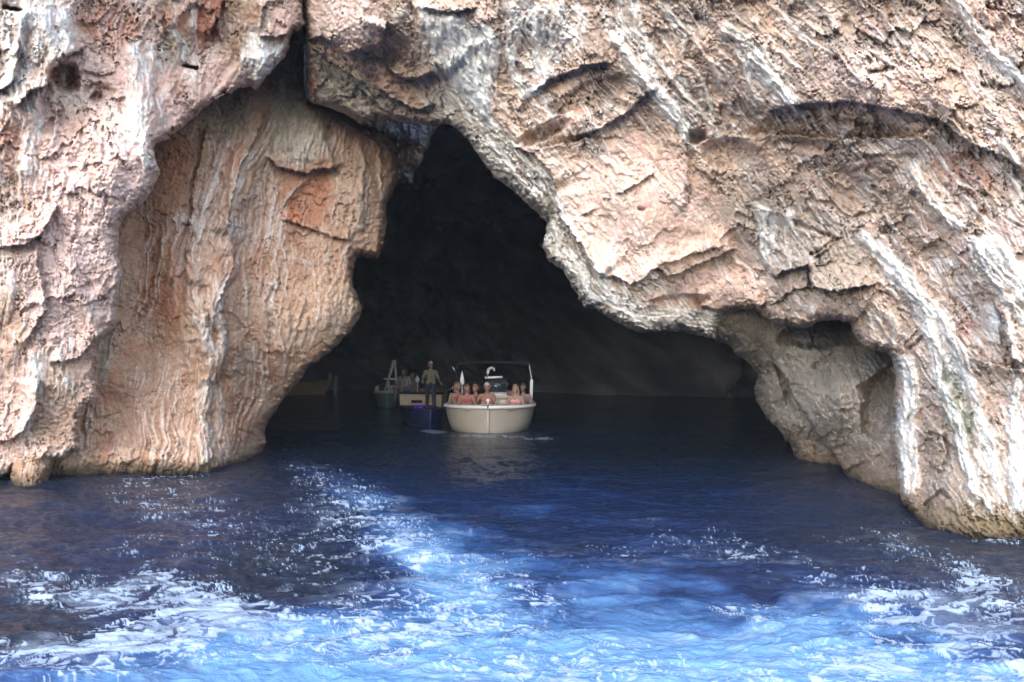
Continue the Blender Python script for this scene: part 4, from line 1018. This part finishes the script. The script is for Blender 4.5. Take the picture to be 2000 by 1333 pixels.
# ================================================================== THE CREAM MOTORBOAT COMING OUT OF THE CAVE
def motorboat():
    x, y, _ = at(953, 850, 19.75)
    r = empty('motorboat', (x, y, .02), math.radians(0), 'cream motorboat full of seated bathers, bow on, leaving the dark cave', 'motorboat')
    bm, rail = hull_shape(6.4, 2.50, .66, sheer=.05, rake=.22, full=3.8, transom=.9, deck=.28, flare=.86)
    part('hull', bm, M['cream'], r)
    part('rub_rail', rub_rail(rail, .045, -.03), M['white'], r)
    bm = bmesh.new(); tube(bm, [(0, -.03, .86), (0, -.035, .70), (0, .02, .45), (0, .10, .20), (0, .2, -.05)], [.04, .035, .025, .02, .02], 8); ball(bm, (0, -.02, .86), .05); part('stem_post', bm, M['white'], r)
    for s in (-1, 1):
        bm = bmesh.new(); tube(bm, [(s * .14, .02, .74), (s * .14, .02, .80), (s * .22, .05, .80), (s * .22, .05, .74)], .014, 6)
        part('bow_cleat', bm, M['steel'], r)
    bm = bmesh.new(); box(bm, (0, .46, .62), (1.3, .5, .10), bevel=.04); part('foredeck', bm, M['cream'], r)
    bm = bmesh.new(); box(bm, (0, 1.5, .40), (2.0, .50, .14), bevel=.05); part('front_seat', bm, M['cushion'], r)
    bm = bmesh.new(); box(bm, (.32, 2.0, .70), (1.0, .16, .42), bevel=.05); box(bm, (.32, 1.93, .84), (.96, .12, .06), bevel=.03); part('seat_back', bm, M['cushion'], r)
    for s in (-1, 1):
        bm = bmesh.new(); box(bm, (s * .92, 2.9, .42), (.42, 1.9, .14), bevel=.04)
        part('side_bench', bm, M['cushion'], r)
    bm = bmesh.new(); box(bm, (.15, 3.1, .66), (.62, .5, .72), bevel=.06); part('console', bm, M['white'], r)
    bm = bmesh.new(); box(bm, (.15, 2.86, 1.18), (.60, .03, .40), bevel=.01, rx=math.radians(-14)); wsc = part('windscreen', bm, M['glass'], r)
    bm = bmesh.new(); tube(bm, [(-.18, 2.80, 1.40), (.34, 2.80, 1.42)], .035, 10); part('windscreen_rail', bm, M['white'], wsc)
    bm = bmesh.new(); tube(bm, [(-.10, 2.80, 1.42), (-.10, 2.80, 1.55), (-.06, 2.80, 1.66), (.02, 2.80, 1.70), (.09, 2.80, 1.66), (.10, 2.80, 1.60)], [.05, .045, .04, .04, .035, .03], 10); part('horn', bm, M['white'], r)
    # dark bimini on poles
    bm = bmesh.new()
    xs = np.linspace(-1.0, 1.12, 13); ys = np.linspace(2.5, 4.6, 9)
    for dz in (0, .035):
        g = [[bm.verts.new((x_, y_, 1.78 + dz + .05 * math.cos(x_ * 1.35) + .03 * math.cos((y_ - 3.5) * 2.6))) for x_ in xs] for y_ in ys]
        for a in range(len(ys) - 1):
            for b in range(len(xs) - 1): bm.faces.new((g[a][b], g[a][b + 1], g[a + 1][b + 1], g[a + 1][b]))
    part('canopy', bm, M['dark'], r)
    for (xx, yy, th) in ((-1.0, 2.55, .012), (-1.0, 4.5, .012), (1.12, 4.5, .012)):
        bm = bmesh.new(); tube(bm, [(xx, yy, .72), (xx, yy, 1.80)], th, 8); part('canopy_pole', bm, M['black'], r)
    bm = bmesh.new(); tube(bm, [(1.16, 2.2, .74), (1.17, 2.2, 1.0), (1.18, 2.2, 1.36)], [.05, .052, .045], 10); tube(bm, [(1.18, 2.2, 1.36), (1.12, 2.55, 1.80)], .012, 8); part('white_pole', bm, M['white'], r)
    bm = bmesh.new(); tube(bm, [(-.80, 2.1, 1.20), (-.80, 2.1, 1.28), (-.80, 2.1, 1.42), (-.80, 2.1, 1.60)], [.05, .07, .05, .006], 10); tube(bm, [(-.80, 2.1, .6), (-.80, 2.1, 1.22)], .015, 8); part('stern_light', bm, M['white'], r)
    bm = bmesh.new(); box(bm, (0, 6.5, .72), (.42, .35, .55), bevel=.08); box(bm, (0, 6.5, .2), (.16, .2, .8), bevel=.03); part('outboard_motor', bm, M['black'], r)
    g = 'bathers sitting in the cream motorboat'
    def P(px, ydist, z, rz, label, **kw):
        xx = (px - 1000) / F * ydist
        return person((xx, ydist, z), math.radians(rz), label, g, **kw)
    P(893, 21.6, .53, 20, 'brown-haired bather at the left rail of the cream motorboat', skin='skin', hair='hair_b', long_hair=True, bikini='red', bottom='red', turn=.5)
    P(911, 21.1, .50, 8, 'dark-haired sunburnt bather, second from the left rail, in red', skin='skin2', hair='hair_d', bottom='red', lean=.10, bikini='red', long_hair=True, turn=.3)
    P(930, 21.5, .50, -4, 'sunburnt bather leaning left between two others, in black shorts', skin='skin2', hair='hair_b', bottom='black_f', lean=.16, turn=-.4, k=.97)
    P(951, 21.2, .52, 0, 'grey-haired sunburnt man sitting behind the bow post', skin='skin2', hair='hair_g', bottom='red', armL=((.30, .0, .22), (.30, -.22, .10)))
    P(987, 22.9, .55, 6, 'tanned bather half hidden behind the cream seat back', skin='skin', hair='hair_d', bottom='blue')
    P(1007, 21.2, .47, -8, 'pale bather in pink swimwear right of the cream seat back', skin='skin3', hair='hair_y', bikini='pink', bottom='pink', long_hair=True)
    P(1020, 21.6, .50, -22, 'tanned bather with dark hair leaning on the right rail', skin='skin', hair='hair_d', bottom='black_f', tilt=.05, lean=.06)

def navy_boat():
    x, y, _ = at(842, 836, 21.9)
    r = empty('rowing_boat', (x, y, .0), math.radians(14), 'low navy blue boat beside the cream motorboat, a purple cloth over its bow', 'boat')
    bm, rail = hull_shape(3.9, 1.10, .46, sheer=.06, rake=.2, full=2.6, deck=.22, flare=.86)
    part('hull', bm, M['navy'], r); part('rub_rail', rub_rail(rail, .025, -.02), M['navy'], r)
    bm = bmesh.new(); box(bm, (0, 1.6, .40), (.9, .26, .05)); part('thwart', bm, M['wood'], r)
    bm = bmesh.new(); box(bm, (0, 2.7, .38), (.9, .8, .05)); part('stern_deck', bm, M['wood'], r)
    # purple cloth draped over the left bow rail
    bm = bmesh.new()
    for dz in (0, .02):
        g = []
        for i in range(9):
            row = []
            for j in range(11):
                u, v = i / 8, j / 10
                xx = -.52 + .44 * v; yy = .32 + .30 * u - .06 * v
                zz = .575 + .035 * math.sin(v * 9 + u * 4) + dz - .22 * max(0, .3 - v) / .3
                row.append(bm.verts.new((xx, yy - .1 * max(0, .35 - v), zz)))
            g.append(row)
        for i in range(8):
            for j in range(10): bm.faces.new((g[i][j], g[i][j + 1], g[i + 1][j + 1], g[i + 1][j]))
    o = part('beach_towel', bm, M['purple']); o.location = r.location; o.rotation_euler = r.rotation_euler
    o['label'] = 'crumpled purple towel hung over the navy boat bow'; o['category'] = 'towel'
    x, y, z = at(841, 800, 24.4)
    person((x, y, 1.19), math.radians(10), 'standing boatman in an olive shirt and dark trousers on the navy boat', None, pose='stand', skin='skin', hair='hair_g', top='olive', bottom='denim', turn=.2, k=.92,
           armL=((.27, -.05, .20), (.20, -.26, .12)), armR=((.27, .02, .18), (.24, -.2, .05)))

def beige_boat():
    x, y, _ = at(822, 812, 27.4)
    r = empty('wooden_boat', (x, y, .0), math.radians(0), 'beige wooden boat lying between the small white boat and the boatman', 'boat')
    bm = bmesh.new()            # square stern towards us
    secs = []
    for i in range(14):
        t = i / 13
        hb = .78 * (1 - max(0, t - .35) ** 2.2 * 2.2); zz = .78 + .1 * t * t
        secs.append([bm.verts.new(p) for p in ((-hb, t * 5, zz), (-hb * .95, t * 5, .4), (-hb * .8, t * 5, 0), (-.05, t * 5, -.25), (.05, t * 5, -.25), (hb * .8, t * 5, 0), (hb * .95, t * 5, .4), (hb, t * 5, zz), (hb - .06, t * 5, zz), (hb * .9 - .05, t * 5, .35), (-hb * .9 + .05, t * 5, .35), (-hb + .06, t * 5, zz))])
    for A, B in zip(secs[:-1], secs[1:]):
        for k in range(12): bm.faces.new((A[k], A[(k + 1) % 12], B[(k + 1) % 12], B[k]))
    part('hull', bm, M['beige'], r, smooth=False)
    bm = bmesh.new(); bmv = [bm.verts.new(p) for p in ((-.76, -.03, .76), (-.74, -.03, .4), (-.62, -.03, 0), (0, -.03, -.2), (.62, -.03, 0), (.74, -.03, .4), (.76, -.03, .76))]
    f = bm.faces.new(bmv); q = bmesh.ops.extrude_face_region(bm, geom=[f]); bmesh.ops.translate(bm, verts=[v for v in q['geom'] if isinstance(v, bmesh.types.BMVert)], vec=(0, .06, 0)); part('transom', bm, M['wood'], r, smooth=False)
    bm = bmesh.new(); box(bm, (-.14, -.07, .50), (.38, .05, .10)); part('dark_recess_block', bm, M['black'], r)  # black block on the transom stands for the dark inside a recess
    bm = bmesh.new(); box(bm, (0, -.06, .80), (1.62, .12, .07)); part('stern_rail', bm, M['black'], r)
    bm = bmesh.new(); box(bm, (-.1, -.10, .22), (1.1, .10, .07)); part('swim_step', bm, M['wood'], r)
    bm = bmesh.new(); tube(bm, [(.50, -.10, .78), (.52, -.12, .30), (.52, -.12, .05)], .045, 8); part('ladder_post', bm, M['cream'], r)
    bm = bmesh.new(); ball(bm, (0, 0, 0), .085, (1, 1, 1.15), 3); tube(bm, [(0, 0, .08), (0, 0, .14)], .02, 8)
    xx, yy, zz = at(815, 742, 27.3); tube(bm, [(0, 0, -.08), (0, .02, -.47)], .012, 6)
    o = part('buoy', bm, M['white']); o.location = (xx, yy, zz); o['label'] = 'round white buoy standing on the stern of the beige boat'; o['category'] = 'buoy'
    for x0, z0, h in ((.98, 1.0, .95),):
        bm = bmesh.new(); tube(bm, [(.55, .4, .8), (1.10, .4, .95), (1.26, .4, 1.25), (1.20, .4, 1.6), (.98, .4, 1.92)], .028, 8); part('canopy_frame', bm, M['steel'], r)
    xx, yy, _ = at(790, 760, 28.2)
    person((xx, yy, .90), math.radians(-25), 'seated person in a grey shirt at the left end of the beige boat', None, skin='skin', hair='hair_d', top='grey_f', bottom='blue', turn=-.4)
    xx, yy, _ = at(803, 760, 28.6)
    person((xx, yy, .72), math.radians(20), 'person bending low beside the white buoy on the beige boat', None, skin='skin', hair='hair_b', top='olive', bottom='black_f', lean=.22)

def white_dinghy():
    x, y, _ = at(757, 796, 32.0)
    r = empty('dinghy', (x, y, 0), math.radians(10), 'small white and grey-green boat with a white A-shaped mast', 'boat')
    bm, rail = hull_shape(3.8, 1.10, .62, sheer=.10, rake=.35, full=2.0, deck=.3, flare=.72)
    part('hull', bm, M['teal'], r); part('rub_rail', rub_rail(rail, .055, -.04), M['white'], r)
    bm = bmesh.new(); box(bm, (.28, .95, .80), (.42, .7, .26), bevel=.06); part('cabin', bm, M['white'], r)
    bm = bmesh.new(); tube(bm, [(-.10, 1.3, .7), (.30, 1.3, 2.02)], [.045, .07], 8); tube(bm, [(.42, 1.3, .7), (.32, 1.3, 2.02)], [.04, .06], 8); tube(bm, [(-.15, 1.3, 1.20), (.48, 1.3, 1.20)], .04, 8); part('mast_frame', bm, M['white'], r)
    bm = bmesh.new(); tube(bm, [(.05, .7, .66), (.05, .7, 1.08)], .05, 8); part('bollard', bm, M['white'], r)
    bm = bmesh.new(); tube(bm, [(-.46, .5, .68), (-.34, .5, .98), (-.05, .8, 1.12), (-.1, 1.3, 1.2)], .022, 8); part('hand_rail', bm, M['steel'], r)
    bm = bmesh.new(); ball(bm, (-.44, .35, .80), .09, (1, 1, 1.4)); part('fender', bm, M['white'], r)

def far_boat():
    x, y, _ = at(607, 768, 47.5)
    r = empty('fishing_boat', (x, y, 0), math.radians(78), 'dim brown boat far back in the cave, half behind the left buttress', 'boat')
    bm, rail = hull_shape(6.0, 1.9, .62, sheer=.35, rake=.5, full=1.7, deck=.3, flare=.74)
    part('hull', bm, M['wood'], r); part('rub_rail', rub_rail(rail, .05, -.04), M['cream'], r)
    bm = bmesh.new(); box(bm, (0, 3.0, .85), (1.1, 1.5, .5), bevel=.08); part('cabin', bm, M['beige'], r)
    r.location.x = at(650, 768, 47.5)[0]; r.rotation_euler.z = math.radians(90)
    xx, yy, _ = at(646, 747, 47.0)
    bm = bmesh.new(); tube(bm, [(0, 0, 0), (0, 0, .12), (0, 0, .42), (0, 0, .6)], [.02, .13, .14, .02], 10)  # pale spindle shaped as a boat fender
    o = part('pale_fender', bm, M['white']); o.location = (xx, yy - .2, .78); o['label'] = 'pale fender upright at the end of the dim brown boat'; o['category'] = 'boat_fender'
    xx, yy, _ = at(657, 770, 46.5)
    bm = bmesh.new(); tube(bm, [(-.10, 0, -.4), (-.06, 0, .4), (0, 0, 1.15), (.01, 0, 1.2)], [.12, .12, .12, .05], 12)
    o = part('marker_post', bm, M['white']); o.location = (xx, yy, 0); o['label'] = 'tall white post standing in the water beyond the dim brown boat'; o['category'] = 'post'

motorboat(); navy_boat(); beige_boat(); white_dinghy(); far_boat()
